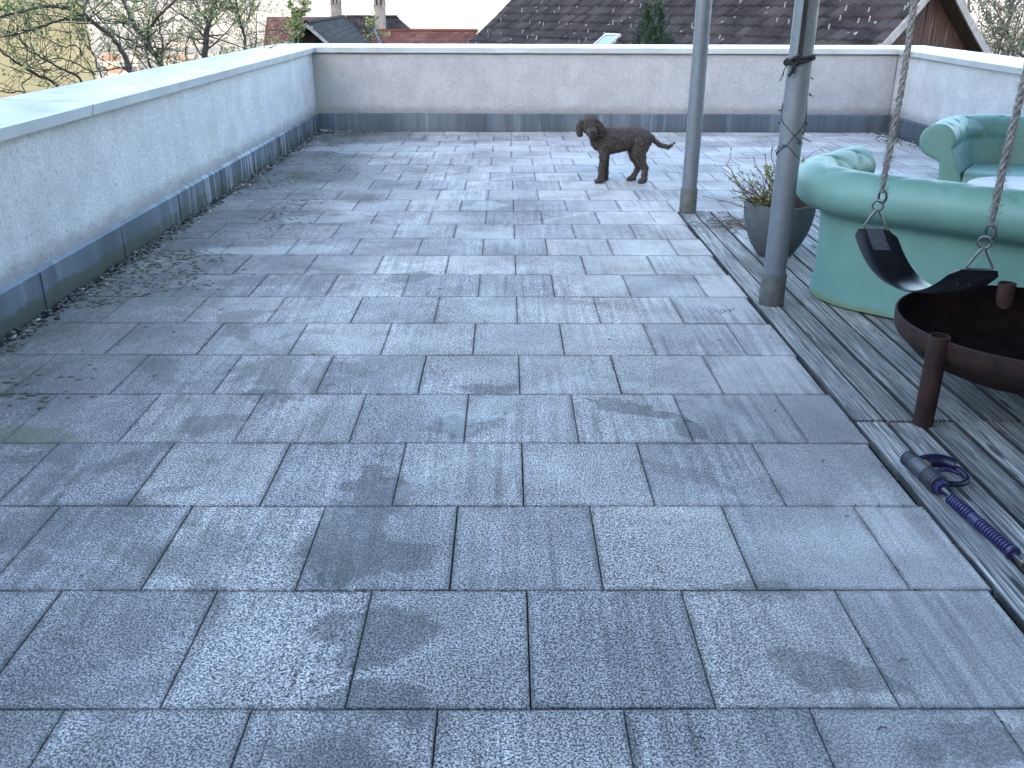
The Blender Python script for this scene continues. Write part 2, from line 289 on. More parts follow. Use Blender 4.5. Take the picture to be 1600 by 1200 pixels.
def mk_gravel():
    n = N('pebbles', .85); t = n.attr(); c = n.mix(t, (.028,.027,.025), (.13,.125,.12)); c = n.mix(n.ss(t, .96, .98), c, (.36,.355,.34)); n.col(c); return n.m
M['gravel'] = mk_gravel(); M['moss'] = mk_leaf('moss', (.025,.026,.016), (.06,.065,.03)); M['joint'] = simple('joint_dirt', (.010,.011,.011), .95, 0, 40, .4)

# ------------------------------------------------------------------ terrace floor
D = .42555
def slabs():
    vs = []; fs = []; uv = []; att = []; r = random.Random(3)
    for k in range(-5, 23):
        y0, y1 = k*D, min((k+1)*D, 9.715); x1lim = 1.213 if k < 12 else 4.52
        off = 0 if k % 2 == 0 else .5
        i = -7
        while True:
            xa, xb = (i+off)*.4, (i+1+off)*.4; i += 1
            if xb < -2.27: continue
            if xa > x1lim-.03: break
            xa = max(xa, -2.285+r.uniform(-.008,.008)); xb = min(xb, x1lim)
            if xb-xa < .03: continue
            g = [r.uniform(.0011,.0025) for _ in range(4)]; t = r.random(); z = r.uniform(-.0012,.0008); tx = r.uniform(-.0012,.0012); b = .0022
            X0, X1, Y0, Y1 = xa+g[0], xb-g[1], y0+g[2], y1-g[3]; n = len(vs)
            for (X, Y, Z) in [(X0,Y0,-.038),(X1,Y0,-.038),(X1,Y1,-.038),(X0,Y1,-.038),(X0,Y0,-b),(X1,Y0,-b),(X1,Y1,-b),(X0,Y1,-b),(X0+b,Y0+b,0),(X1-b,Y0+b,0),(X1-b,Y1-b,0),(X0+b,Y1-b,0)]:
                vs.append((X, Y, Z+z+(tx if X > (X0+X1)/2 else -tx))); att.append(t); uv.append(((X-xa)/(xb-xa), (Y-y0)/(y1-y0)))
            fs += [(n+8,n+9,n+10,n+11)]+[(n+j,n+(j+1)%4,n+4+(j+1)%4,n+4+j) for j in range(4)]+[(n+4+j,n+4+(j+1)%4,n+8+(j+1)%4,n+8+j) for j in range(4)]
    me = bpy.data.meshes.new('paving'); me.from_pydata(vs, [], fs); me.materials.append(M['slab'])
    me.attributes.new('tone','FLOAT','POINT').data.foreach_set('value', att); ul = me.uv_layers.new(name='UVMap')
    for lp in me.loops: ul.data[lp.index].uv = uv[lp.vertex_index]
    o = bpy.data.objects.new('paving', me); C.objects.link(o); struct(o)
slabs()
b = MB(); b.box(-2.37, 4.64, -2.6, 9.80, -.30, -.034); struct(b.build('joint_bed', M['joint']))
def deck():
    b = MB(); r = random.Random(11); x = 1.219
    widths = [.109]+[.115]*33
    for i, wd in enumerate(widths):
        xa, xb = x+.0, x+wd; x = xb+.009
        for (ya, yb) in ((-2.4, 1.441), (1.457, 5.098)):
            yb2 = yb+r.uniform(-.006,.004); ya2 = ya+r.uniform(-.003,.005); t = r.random(); z = .004+r.uniform(-.002,.002)
            sl = r.uniform(-.0015,.0015); ny = 60; bb = .003; s0 = r.uniform(0,50)
            rows = []
            for j in range(ny+1):
                yy = lerp(ya2, yb2, j/ny); q = noise.noise(Vector((s0, yy*3, 0)))*.0012; q2 = noise.noise(Vector((s0+9, yy*3, 0)))*.0012
                rows.append([(xa+q,yy,-.02),(xa+q,yy,z-bb),(xa+q+bb,yy,z+sl),(xb+q2-bb,yy,z-sl),(xb+q2,yy,z-bb),(xb+q2,yy,-.02)])
            b.add([p for rr in rows for p in rr], [(j*6+c+1,j*6+c,(j+1)*6+c,(j+1)*6+c+1)[::-1] for j in range(ny) for c in range(5)]+[(0,1,2,3,4,5),tuple(ny*6+c for c in range(5,-1,-1))], 0, t)
    o = b.build('deck', M['wood']); k = len(b.v)//6; o.data.attributes.new('across','FLOAT','POINT').data.foreach_set('value', [0,0,.02,.98,1,1]*k); return o
struct(deck())
b = MB(); b.box(-2.78, 5.08, -2.6, 10.23, -3.6, -.305); struct(b.build('terrace_base', simple('concrete', (.3,.3,.3))))

# ------------------------------------------------------------------ parapet walls
def prism(b, sec, p0, p1, m=0, tl=(0,0)):     # sec: (across, z) polygon swept from p0 to p1; across is to the right of travel
    p0 = Vector(p0); p1 = Vector(p1); d = (p1-p0); h = Vector((d.x,d.y,0)).normalized(); s = Vector((h.y,-h.x,0)); n = len(sec)
    vs = [p0+s*a+Vector((0,0,z))-h*(tl[0]*a) for a, z in sec]+[p1+s*a+Vector((0,0,z))+h*(tl[1]*a) for a, z in sec]
    b.add(vs, [tuple(range(n)), tuple(range(2*n-1,n-1,-1))]+[(i,n+i,n+(i+1)%n,(i+1)%n) for i in range(n)], m)
COP = [(-.04,-.060),(-.052,-.004),(-.046,.0),(.475,.022),(.483,.016),(.487,-.045),(.470,-.045),(.470,-.02),(-.03,-.045),(-.03,-.060)][::-1]
def coping(par, segs, mat='coping'):
    for p0, p1, tl in segs:
        b = MB(); prism(b, COP, p0, p1, 0, tl); b.build('coping', M[mat], par)
ZT = lambda y: .958-.0092*(9.78-y)
ZTR = lambda y: .958-.019*(9.78-max(y,5.5))
# left wall: travel +Y has 'right' = +X, so sweep from far to near (right = -X)
wl = thing('parapet_wall', 'rendered parapet wall along the left edge with algae stained flashing', 'wall')
b = MB(); prism(b, [(0,-.3),(.44,-.3),(.44,-.045),(0,-.045)], (-2.362,10.22,ZT(9.78)), (-2.362,-2.6,ZT(-2.6)), 0)
b.v = [(x,y,(-.3 if z < ZT(y)-.1 else z)) for x,y,z in b.v]; b.build('render_coat', M['stuccoL'], wl)
ysm = [9.78, 9.15, 3.60, .2, -2.6]
coping(wl, [((-2.362,9.78 if i == 0 else ysm[i]-.007,ZT(ysm[i])), (-2.362,ysm[i+1]+.007,ZT(ysm[i+1])), ((0 if i else 1),0)) for i in range(4)])
b = MB()
for i in range(13):
    y0 = 9.76-i*1.0; b.add(*(lambda y0,y1: ([(-2.338,y0,-.03),(-2.338,y1,-.03),(-2.338,y1,.19),(-2.338,y0,.19),(-2.3615,y0,.206),(-2.3615,y1,.206)], [(0,1,2,3),(3,2,5,4)]))(y0-.002, y0-.998))
    b.box(-2.3385, -2.333, y0-1.006, y0-.994, -.03, .188)
b.build('flashing', M['zincL'], wl)
# back wall
wb = thing('parapet_wall', 'rendered parapet wall across the far end behind the dog', 'wall')
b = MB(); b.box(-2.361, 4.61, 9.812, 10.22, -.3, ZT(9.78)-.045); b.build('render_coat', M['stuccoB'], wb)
xs = [-2.362, -1.58, 3.80, 4.622]
def copb(par, xa, xb, tl):   # travel -X... across (right of travel +X) = -Y, so sweep right-to-left: right of -X travel is +Y
    b = MB(); prism(b, COP, (xb,9.81,ZT(9.78)), (xa,9.81,ZT(9.78)), 0, tl); b.build('coping', M['coping'], par)
copb(wb, -2.362, xs[1]-.0025, (0,1)); copb(wb, xs[1]+.0025, xs[2]-.0025, (0,0)); copb(wb, xs[2]+.0025, 4.622, (1,0))
b = MB()
for i in range(7):
    x0 = -2.335+i*1.0; x1 = min(x0+.998, 4.60); b.add([(x0,9.786,-.03),(x1,9.786,-.03),(x1,9.786,.19),(x0,9.786,.19),(x0,9.811,.205),(x1,9.811,.205)], [(0,1,2,3),(3,2,5,4)])
    b.box(x0-.006, x0+.006, 9.7805, 9.7855, -.03, .188)
b.build('flashing', M['zinc'], wb)
# right wall
wr = thing('parapet_wall', 'rendered parapet wall along the right side behind the far sofa', 'wall')
b = MB(); prism(b, [(0,-.3),(.44,-.3),(.44,-.045),(0,-.045)], (4.622,-2.6,ZTR(-2.6)), (4.622,10.22,ZTR(9.78)), 0)
b.v = [(x,y,(-.3 if z < .7 else z)) for x,y,z in b.v]; b.build('render_coat', M['stuccoL'], wr)
ysr = [-2.6, 1.0, 5.0, 8.7, 9.81]
coping(wr, [((4.622,ysr[i],ZTR(ysr[i])), (4.622,ysr[i+1]-.004,ZTR(ysr[i+1])), (0,(1 if i == 3 else 0))) for i in range(4)])
b = MB()
for i in range(9):
    y0 = 9.78-i*1.0; b.add([(4.597,y0-.998,-.03),(4.597,y0,-.03),(4.597,y0,.19),(4.597,y0-.998,.19),(4.6215,y0-.998,.206),(4.6215,y0,.206)], [(0,3,2,1),(3,4,5,2)])
    b.box(4.592, 4.5975, y0-1.006, y0-.994, -.03, .188)
b.build('flashing', M['zinc'], wr)

# gravel strip, moss clumps and crumbs
def pebble(b, p, s, r, t, flat=.6):
    q = Matrix.Rotation(r.uniform(0,6.28),3,'Z')@Matrix.Rotation(r.uniform(-.6,.6),3,'X'); k = [r.uniform(.7,1.3) for _ in range(12)]
    G = (1+5**.5)/2; ico = [(-1,G,0),(1,G,0),(-1,-G,0),(1,-G,0),(0,-1,G),(0,1,G),(0,-1,-G),(0,1,-G),(G,0,-1),(G,0,1),(-G,0,-1),(-G,0,1)]
    vs = []
    for j, v in enumerate(ico): u = Vector(v)/1.9*k[j]; u.z *= flat; vs.append(Vector(p)+q@(u*s))
    b.add(vs, [(0,11,5),(0,5,1),(0,1,7),(0,7,10),(0,10,11),(1,5,9),(5,11,4),(11,10,2),(10,7,6),(7,1,8),(3,9,4),(3,4,2),(3,2,6),(3,6,8),(3,8,9),(4,9,5),(2,4,11),(6,2,10),(8,6,7),(9,8,1)], 0, t)
b = MB(); r = random.Random(5)
for i in range(3000):
    y = r.uniform(-1, 9.7); cl = noise.noise(Vector((0,y*1.7,3)))
    if r.random() > .55+cl: continue
    x = r.triangular(-2.332, -2.215, -2.305); s = r.uniform(.004,.015)*(1.15 if y > 6 else 1); pebble(b, (x,y,.002+r.random()*.008 if x < -2.28 else s*.3), s, r, r.random())
for i in range(450):
    x = -2.33+abs(r.gauss(0,.28)); y = 9.76-abs(r.gauss(0,.14)); s = r.uniform(.006,.018); pebble(b, (x,y,s*.3+r.random()*.03*max(0,1-(x+2.33)*3)), s, r, r.random())
for i in range(260):
    x = r.uniform(-2.2, 4.5); pebble(b, (x,r.uniform(9.70,9.775),.0), r.uniform(.004,.012), r, r.random()**.5)
for i in range(250):
    x = 4.57-abs(r.gauss(0,.12)); y = 9.7-abs(r.gauss(0,.6)); pebble(b, (x,y,.003), r.uniform(.006,.016), r, r.random())
tag(b.build('gravel', M['gravel'], smooth=180), kind='stuff')
b = MB()
for i in range(3400):
    y = r.uniform(.6, 9.6); wd = .28+.38*sstep(1.,6.,y); x = -2.27+abs(r.gauss(0,wd*.75))
    if noise.noise(Vector((x*2.2,y*1.3,0))) < -.18+.45*(x+2.27): continue
    s = r.uniform(.004,.014); vs = []; a0 = r.uniform(0,6.28); nn = 7
    for j in range(nn): a = a0+2*pi*j/nn; q = s*r.uniform(.6,1.3); vs.append((x+q*cos(a)*1.5, y+q*sin(a)*.8, .0004))
    vs.append((x,y,s*.45)); b.add(vs, [(j,(j+1)%nn,nn) for j in range(nn)], 0, r.random())
tag(b.build('moss', M['moss'], smooth=180), kind='stuff')
b = MB()
for i in range(330):      # crumbs, seeds and bits of leaf lying about
    x = r.uniform(-2, 1.2); y = r.uniform(-.4, 9.3)
    if i < 60: x = r.gauss(1.0,.06); y = r.gauss(2.74,.03)
    if 60 <= i < 200: x = 1.217+r.gauss(0,.02); y = r.uniform(-.3,5)
    s = r.uniform(.0015,.0045); pebble(b, (x,y,s*.4), s, r, r.random()*.5)
for i in range(40):
    x = r.uniform(1.25, 2.4); y = r.uniform(1.6, 5.0); pebble(b, (x,y,.006), r.uniform(.002,.006), r, r.random()*.4)
for i in range(26):
    x = r.uniform(-1.8, 1.1); y = r.uniform(-.1, 4); a = r.uniform(0,6.28); l = r.uniform(.01,.03); b.tube([(x,y,.002),(x+l*cos(a)*.5,y+l*sin(a)*.5,.004),(x+l*cos(a+.4),y+l*sin(a+.4),.002)], .0011, 5, 0, .1)
for i in range(2600):      # dirt and moss lodged in the joints
    k = r.randint(-1, 22); y = k*D+r.gauss(0,.0012)
    if r.random() < .55: x = r.uniform(-2.2, 1.2)
    else: x = (r.randint(-6,2)+(0 if k % 2 == 0 else .5)+(.5 if False else 0))*.4+r.gauss(0,.0012); y = k*D+r.uniform(0,D)
    if noise.noise(Vector((x*1.3,y*1.3,9))) < .12-.12*(x < -1): continue
    s = r.uniform(.0015,.0042); pebble(b, (x,y,-.001), s, r, r.random()*.3)
tag(b.build('debris', M['gravel']), kind='stuff')
# dry plant litter beside the planter
b = MB()
for i in range(170):
    x = r.gauss(1.50,.13); y = r.gauss(4.62,.13); a = r.uniform(0,6.28); l = r.uniform(.02,.09); z = .006+r.random()*.012
    b.tube([(x,y,z),(x+l*cos(a)*.5,y+l*sin(a)*.5,z+r.random()*.01),(x+l*cos(a+.5),y+l*sin(a+.5),z)], .0016, 4, 0, 0)
tag(b.build('plant_litter', M['twig']), kind='stuff')

# ------------------------------------------------------------------ canopy over the deck (the posts and the swing hang on it)
cn = thing('canopy', 'timber canopy roof carried by the steel posts above the deck', 'canopy', (1.15,-2.6,2.5))
b = MB(); b.box(0, 4.3, 0, 8.05, .16, .30); b.build('roof_slab', M['bark2'], cn)
for x in (.06, 2.0, 4.1): b = MB(); b.bbox(x, x+.12, 0, 8.0, 0, .159, .003); b.build('beam', M['bark2'], cn)
def post(x, y, zs, label):
    t = thing('support_post', label, 'post', (x,y,0), 0, 'round steel posts carrying the canopy')
    b = MB(); b.lathe([(.054,zs-.02),(.054,2.5)], 40, cap=False); b.build('tube', M['galv'], t, 40)
    b = MB(); b.lathe([(.0605,0),(.0615,.004),(.062,zs-.006),(.0605,zs),(.0545,zs+.0005)], 40); b.build('sleeve', M['sleeve'], t, 40)
    return t
post(1.282, 5.065, .183, 'bare round steel post at the far corner of the deck, nothing tied to it')
post(1.296, 2.855, .168, 'round steel post in front of the planter with black cords tied around it')

# cord knotted round the nearer post
PX0, PY0 = 1.296, 2.855
def ring(z, r, n=48, tilt=0., ph=0.): return [(PX0+r*cos(2*pi*i/n), PY0+r*sin(2*pi*i/n), z+tilt*cos(2*pi*i/n+ph)) for i in range(n)]
b = MB()
for z, tl in ((1.185,.010),(1.172,.012)): b.tube(ring(z,.0615,48,tl,0.), .0072, 8, closed=True)
f = Vector((-.35,-.937,0)).normalized(); sd = Vector((-f.y,f.x,0))   # side facing the viewer
def K(s, o, z): p = Vector((PX0,PY0,0))+f*(.062+o)+sd*s; return (p.x,p.y,z)
b.tube(catmull([K(-.004,.004,2.50),K(-.006,.004,1.7),K(-.006,.006,1.25),K(-.010,.012,1.19),K(-.022,.016,1.170)]), .0058, 8)
b.tube(catmull([K(.004,.003,2.50),K(.003,.003,1.7),K(.004,.006,1.26),K(.0,.012,1.20),K(-.018,.018,1.175)]), .0058, 8)
b.tube(catmull([K(-.03,.012,1.175),K(-.018,.024,1.19),K(-.004,.02,1.176),K(-.014,.014,1.16),K(-.032,.018,1.166),K(-.028,.024,1.185)]), .008, 8)
b.tube(catmull([K(-.024,.016,1.17),K(-.052,.01,1.178),K(-.064,-.006,1.165),K(-.055,.0,1.155)]), .0065, 8)
b.tube(catmull([K(-.022,.018,1.168),K(-.024,.02,1.14),K(-.032,.016,1.118),K(-.038,.014,1.108)]), .0072, 8)
b.tube(catmull([K(-.02,.018,1.168),K(-.016,.02,1.145),K(-.020,.018,1.12)]), .0065, 8)
b.tube(catmull([K(-.04,.012,1.17),K(-.058,.004,1.14),K(-.070,-.004,1.10),K(-.074,-.002,1.085)]), .0022, 6)
b.tube(catmull([K(-.058,.004,1.14),K(-.062,.004,1.12),K(-.060,.0,1.105)]), .0016, 6)
tag(b.build('tied_cord', M['cordblack'], smooth=180), 'thick black cord knotted around the nearer steel post and running up it', 'cord')
# string light cable crossing lower on the same post
b = MB()
def W_(a, z, o=.003): return (PX0+(.054+o)*cos(a), PY0+(.054+o)*sin(a), z)
A0 = -2.0   # angle facing viewer is about -1.93
def wrap(a0, z0, a1, z1, n=14, o=.003): return [W_(lerp(a0,a1,i/n), lerp(z0,z1,i/n)+.006*sin(3.1*i/n*2), o) for i in range(n+1)]
b.tube(wrap(-3.5,.925,-.4,.80), .0019, 6); b.tube(wrap(-3.45,.935,-3.1,.985,6), .0019, 6); b.tube(wrap(-3.2,.775,-2.4,.80,8), .0019, 6)
b.tube(wrap(-3.3,.745,-2.0,.81), .0019, 6); b.tube(wrap(-2.0,.81,-.2,.93), .0019, 6); b.tube(wrap(-2.4,.80,-.7,.735), .0019, 6); b.tube(wrap(-.45,.84,.5,1.12,12,.004), .0017, 6)
b.tube(wrap(.4,1.0,-.3,.90,8), .0017, 6); b.tube(wrap(-3.5,.925,-5.8,.84), .0019, 6); b.tube(wrap(-3.3,.745,-5.5,.80), .0019, 6)
for a, z in ((-1.2,.815),(-.9,.86),(-.35,.90),(-3.35,.77),(-2.9,.765),(-.3,1.03),(-.2,1.10),(-3.4,.955),(-3.1,.90)):
    p = Vector(W_(a,z)); q = Vector((cos(a),sin(a),0)); b.tube([p, p+q*.012+Vector((0,0,-.008))], .0028, 6)
p = Vector(W_(-.7,.835)); b.tube(catmull([p, p+Vector((.02,-.01,-.01)), p+Vector((.038,-.01,-.022))]), .0018, 6)
p = Vector(W_(-.3,1.02)); b.tube(catmull([p, p+Vector((.012,-.004,0)), p+Vector((.022,-.004,-.006))]), .0018, 6)
tag(b.build('string_light_cable', M['cordblack'], smooth=180), 'thin black string light cable criss-crossing the nearer steel post below the knot', 'cable')

# ------------------------------------------------------------------ planter with woody plant
pl = thing('planter', 'tapered dark grey planter holding a sparse twiggy plant behind the nearer post', 'planter', (1.58,3.83,.005))
b = MB(); H = .325
prof = [(.085,0),(.10,.004)]+[(.10+.108*(1-(1-t)**2.2), .004+(H-.012)*t) for t in [i/20 for i in range(1,21)]]+[(.206,H),(.192,H),(.188,H-.006),(.182,H-.05),(.17,H-.10)]
b.lathe(prof, 56); b.build('pot', M['pot'], pl, 50)
b = MB(); b.grid(14, 40, lambda i, j: (.178*i/13*cos(2*pi*j/40), .178*i/13*sin(2*pi*j/40), H-.060+.016*noise.noise(Vector((i*.5*cos(j/6.3),i*.5*sin(j/6.3),2)))), closed_v=True); b.build('soil', M['soil'], pl, 180)
tw = MB(); lf = MB(); r = random.Random(21)
def leaf(mb, p, d, l, wd, t):
    d = Vector(d).normalized(); s = d.cross(Vector((r.uniform(-1,1),r.uniform(-1,1),r.uniform(-1,1)))).normalized(); n_ = d.cross(s)
    mb.add([p, p+d*l*.45+s*wd+n_*wd*.3, p+d*l, p+d*l*.45-s*wd+n_*wd*.3], [(0,1,2),(0,2,3)], 0, t)
def stem(p, d, l, rad, depth):
    pts = [Vector(p)]; dd = Vector(d).normalized(); n = 6
    for i in range(n):
        dd = (dd+Vector((r.gauss(0,.22),r.gauss(0,.22),r.gauss(.03,.18)))).normalized(); pts.append(pts[-1]+dd*l/n)
    tw.tube(pts, [lerp(rad,rad*.45,i/n) for i in range(n+1)], 5)
    if depth > 0:
        for k in range(r.randint(1,3)): i = r.randint(2,n-1); stem(pts[i], dd+Vector((r.uniform(-.8,.8),r.uniform(-.8,.8),r.uniform(-.1,.6))), l*r.uniform(.3,.6), rad*.6, depth-1)
    for k in range(r.randint(0,2)):
        i = r.randint(2,n)
        for q in range(3): leaf(lf, pts[i], dd+Vector((r.uniform(-1,1),r.uniform(-1,1),r.uniform(-.5,1))), r.uniform(.012,.028), r.uniform(.003,.006), r.random())
for i in range(70):
    a = r.uniform(0,6.28); lean = r.uniform(.4,2.2); R = r.uniform(.0,.12)
    stem((R*cos(a),R*sin(a),H-.06), (cos(a)*lean,sin(a)*lean,1), r.uniform(.12,.33), r.uniform(.0026,.0044), 1)
for d, l in (((-1.9,-.3,.30),.42),((-1.2,-.3,.55),.33),((-.75,.1,1),.33),((-.35,0,1.3),.36),((-.2,.2,1.5),.34),((-.9,.5,.8),.30),((-1,-.5,.7),.26),((.5,-.2,1),.24),((.9,-.4,.7),.22),((-.1,-.6,.9),.25),((-1.6,.1,.5),.33),((-1.3,.25,.8),.34),((-1.0,-.15,1.0),.32),((-.6,-.3,1.2),.33),((1.3,-.3,.6),.24),((.9,.1,.8),.26),((.2,.3,1.4),.3)): stem((0,0,H-.04), d, l, .0042, 2)
tw.build('stems', M['twig'], pl, 180); lf.build('leaves', M['leafP'], pl)

# ------------------------------------------------------------------ tufted plastic sofas
def sofa(name, label, loc, rz, L, Dp, group):
    t = thing(name, label, 'sofa', loc, rz, group)
    rc = .36     # corner radius of the base outline
    # centre path of the U (outer base line): front-left -> back-left -> back-right -> front-right
    path = []; nrm = []; arc = []; s = 0
    def seg(p, q, n, nr):
        nonlocal s
        for i in range(n):
            path.append((lerp(p[0],q[0],i/n), lerp(p[1],q[1],i/n))); nrm.append(nr); arc.append(s); s += math.dist(p,q)/n
    def cor(cx, cy, a0, a1, n):
        nonlocal s
        for i in range(n):
            a = lerp(a0,a1,i/n); path.append((cx+rc*cos(a), cy+rc*sin(a))); nrm.append((cos(a),sin(a))); arc.append(s); s += rc*abs(a1-a0)/n
    seg((0,0),(0,Dp-rc),36,(-1,0)); cor(rc,Dp-rc,pi,pi/2,34); seg((rc,Dp),(L-rc,Dp),90,(0,1)); cor(L-rc,Dp-rc,pi/2,0,34); seg((L,Dp-rc),(L,0),36,(1,0))
    path.append((L,0)); nrm.append((1,0)); arc.append(s); tot = s
    # closed section (offset outwards, z, tuft weight)
    sec = []; zc, rr, co = .578, .113, .040
    for i in range(14): q = i/13; sec.append((.004-.012*q*(1-q)*4-.0*q, .012+.425*q, 0))
    a0 = -70*pi/180; a1 = 205*pi/180
    sec.append((.016,.450,0)); 
    for i in range(30): a = lerp(a0,a1,i/29); sec.append((co+rr*cos(a)*1.0, zc+rr*sin(a)*.98, sstep(20*pi/180,75*pi/180,a)))
    for i in range(14): q = (i+1)/14; sec.append((lerp(co-rr*.91-.005,-.165,q), lerp(zc-rr*.42,.30,q), 1-.6*q))
    sec += [(-.165,.012,0),(-.15,.0,0),(-.02,.0,0)]
    ls = [0]
    for a_, c_ in zip(sec, sec[1:]): ls.append(ls[-1]+math.dist(a_[:2],c_[:2]))
    def fn(i, j):
        (px, py), (nx, ny) = path[i], nrm[i]; o, z, tw_ = sec[j]
        if tw_ > 0:
            e = sstep(0,.05,arc[i])*sstep(0,.05,tot-arc[i]); p = .27; u = arc[i]/p; v = (ls[j]-ls[28])/.24
            a_ = abs(((u+v) % 1)-.5)*2; b_ = abs(((u-v) % 1)-.5)*2    # 1 at creases
            d = max(a_,b_)**6*.007+(max(0,a_*b_-.62)/.38)**1.6*.016
            cx, cz = co, zc
            dx, dz = o-cx, z-cz; l = math.hypot(dx,dz) or 1
            if z < zc-.04: dx, dz, l = -1, 0, 1
            o -= dx/l*d*tw_*e; z -= dz/l*d*tw_*e
        z += .0
        return (px+nx*o, py+ny*o, z)
    b = MB(); n = len(path); b.grid(n, len(sec), fn, closed_v=True)
    # rounded end faces
    k = len(sec)
    for end, sg in ((0,-1),(n-1,-1)):
        base = [Vector(fn(end,j)) for j in range(k)]; cx = sum((v.x for v in base))/k; ctr = Vector((cx,0,.4)); rings = [base]
        for dy, inset in ((.010,.004),(.016,.013),(.017,.03)):
            rg = []
            for j in range(k):
                pv, nv = base[j-1], base[(j+1)%k]; tg = (nv-pv); nn = Vector((tg.z,0,-tg.x)); nn = nn.normalized() if nn.length else Vector((0,0,0))
                # orient inward
                if (sec[j][0]-(-.06))*(nn.x*(nrm[end][0]))+ (base[j].z-.4)*nn.z*.6 > 0 and False: nn = -nn
                rg.append(base[j]+nn*inset*(1 if end == 0 else -1)*SG+Vector((0,sg*dy,0)))
            rings.append(rg)
        vs = [v for rg in rings for v in rg]; fs = []
        for q in range(3):
            for j in range(k): f_ = (q*k+j, q*k+(j+1)%k, (q+1)*k+(j+1)%k, (q+1)*k+j); fs.append(f_ if end == 0 else f_[::-1])
        fs.append(tuple(3*k+j for j in range(k)) if end == 0 else tuple(3*k+j for j in range(k-1,-1,-1)))
        b.add(vs, fs)
    bm = bmesh.new(); o = b.build('shell', M['mint'], t, 50); bm.from_mesh(o.data); bmesh.ops.recalc_face_normals(bm, faces=bm.faces); bm.to_mesh(o.data); bm.free(); o.data.polygons.foreach_set('use_smooth', [True]*len(o.data.polygons)); o.data.set_sharp_from_angle(angle=R_(60))
    # seat block with rolled front edge
    b = MB(); x0, x1 = .155, L-.155; prf = [(.0,.02),(-.004,.06),(-.004,.30),(.004,.345),(.02,.372),(.045,.385),(.08,.39),(Dp-.16,.375),(Dp-.16,.02)]
    m_ = 24
    b.add([(lerp(x0,x1,i/m_), y, z) for i in range(m_+1) for y, z in prf], [(i*9+j,(i+1)*9+j,(i+1)*9+j+1,i*9+j+1) for i in range(m_) for j in range(8)]); o = b.build('seat', M['mint'], t, 40)
    bm = bmesh.new(); bm.from_mesh(o.data); bmesh.ops.recalc_face_normals(bm, faces=bm.faces); bm.to_mesh(o.data); bm.free(); o.data.polygons.foreach_set('use_smooth', [True]*len(o.data.polygons)); o.data.set_sharp_from_angle(angle=R_(40))
    return t
SG = 1
th = R_(-42); u_ = Vector((cos(th),sin(th),0)); v_ = Vector((-sin(th),cos(th),0))
L1 = 1.72; p = u_*(-.935+L1)+v_*3.915
sofa('tufted_sofa', 'mint green tufted sofa seen from behind, standing on the deck beside the planter', (p.x,p.y,.005), th+pi, L1, .78, 'mint green tufted plastic sofas')
th2 = R_(-33); u2_ = Vector((cos(th2),sin(th2),0)); p = Vector((2.86,4.60,0))
sofa('tufted_sofa', 'mint green tufted sofa facing the viewer, standing near the right parapet wall', (p.x,p.y,.002), th2, 1.72, .86, 'mint green tufted plastic sofas')
tb = thing('side_table', 'low round pale grey table between the two mint sofas', 'table', (3.14,3.86,.0))
b = MB(); b.lathe([(.39,.385),(.40,.389),(.40,.406),(.394,.411)], 64); b.build('table_top', M['tabletop'], tb, 40)
b = MB(); b.lathe([(.20,.002),(.20,.010),(.05,.03),(.04,.06),(.04,.3845)], 40); b.build('pedestal', M['plate'], tb, 40)

# ------------------------------------------------------------------ belt swing
sw = thing('belt_swing', 'black rubber belt swing hanging on two thick twisted ropes above the deck', 'swing', (1.28,1.30,2.5))
LT = Vector((1.215,1.539,.694)); RT = Vector((1.335,1.039,.688)); SO = Vector((1.28,1.30,2.5))
ax = (RT-LT); ax.z = 0; ax.normalize(); wdv = Vector((.985,-.17,0)).normalized()   # belt width direction
def belt():
    b = MB(); n = 60; span = (RT-LT).length; S = .128; pts = []
    for i in range(n+1):
        t = i/n; q = 2*t-1; zz = -S*(1-abs(q)**2.35); pts.append(LT.lerp(RT,t)+Vector((0,0,zz-.004)))
    ring = []; hw0 = .071; tk = .006
    for i, p in enumerate(pts):
        t = i/n; d = (pts[min(i+1,n)]-pts[max(i-1,0)]).normalized(); nn = d.cross(wdv).normalized(); nn = nn if nn.z > 0 else -nn
        e = min(t,1-t)/.035; hw = hw0*(.74+.26*min(1,e)); tw_ = 0
        cu = .0
        for a_, o in ((-1,0),(-.94,tk*.5),(-.5,tk*.5),(0,tk*.5),(.5,tk*.5),(.94,tk*.5),(1,0),(.94,-tk*.5),(0,-tk*.5),(-.94,-tk*.5)): ring.append(p+wdv*hw*a_+nn*o-SO)
    b.add(ring, [(i*10+j,(i+1)*10+j,(i+1)*10+(j+1)%10,i*10+(j+1)%10) for i in range(n) for j in range(10)]+[tuple(range(10)),tuple(n*10+j for j in range(9,-1,-1))])
    return b.build('seat_belt', M['rubber'], sw, 40), pts
_, bpts = belt()
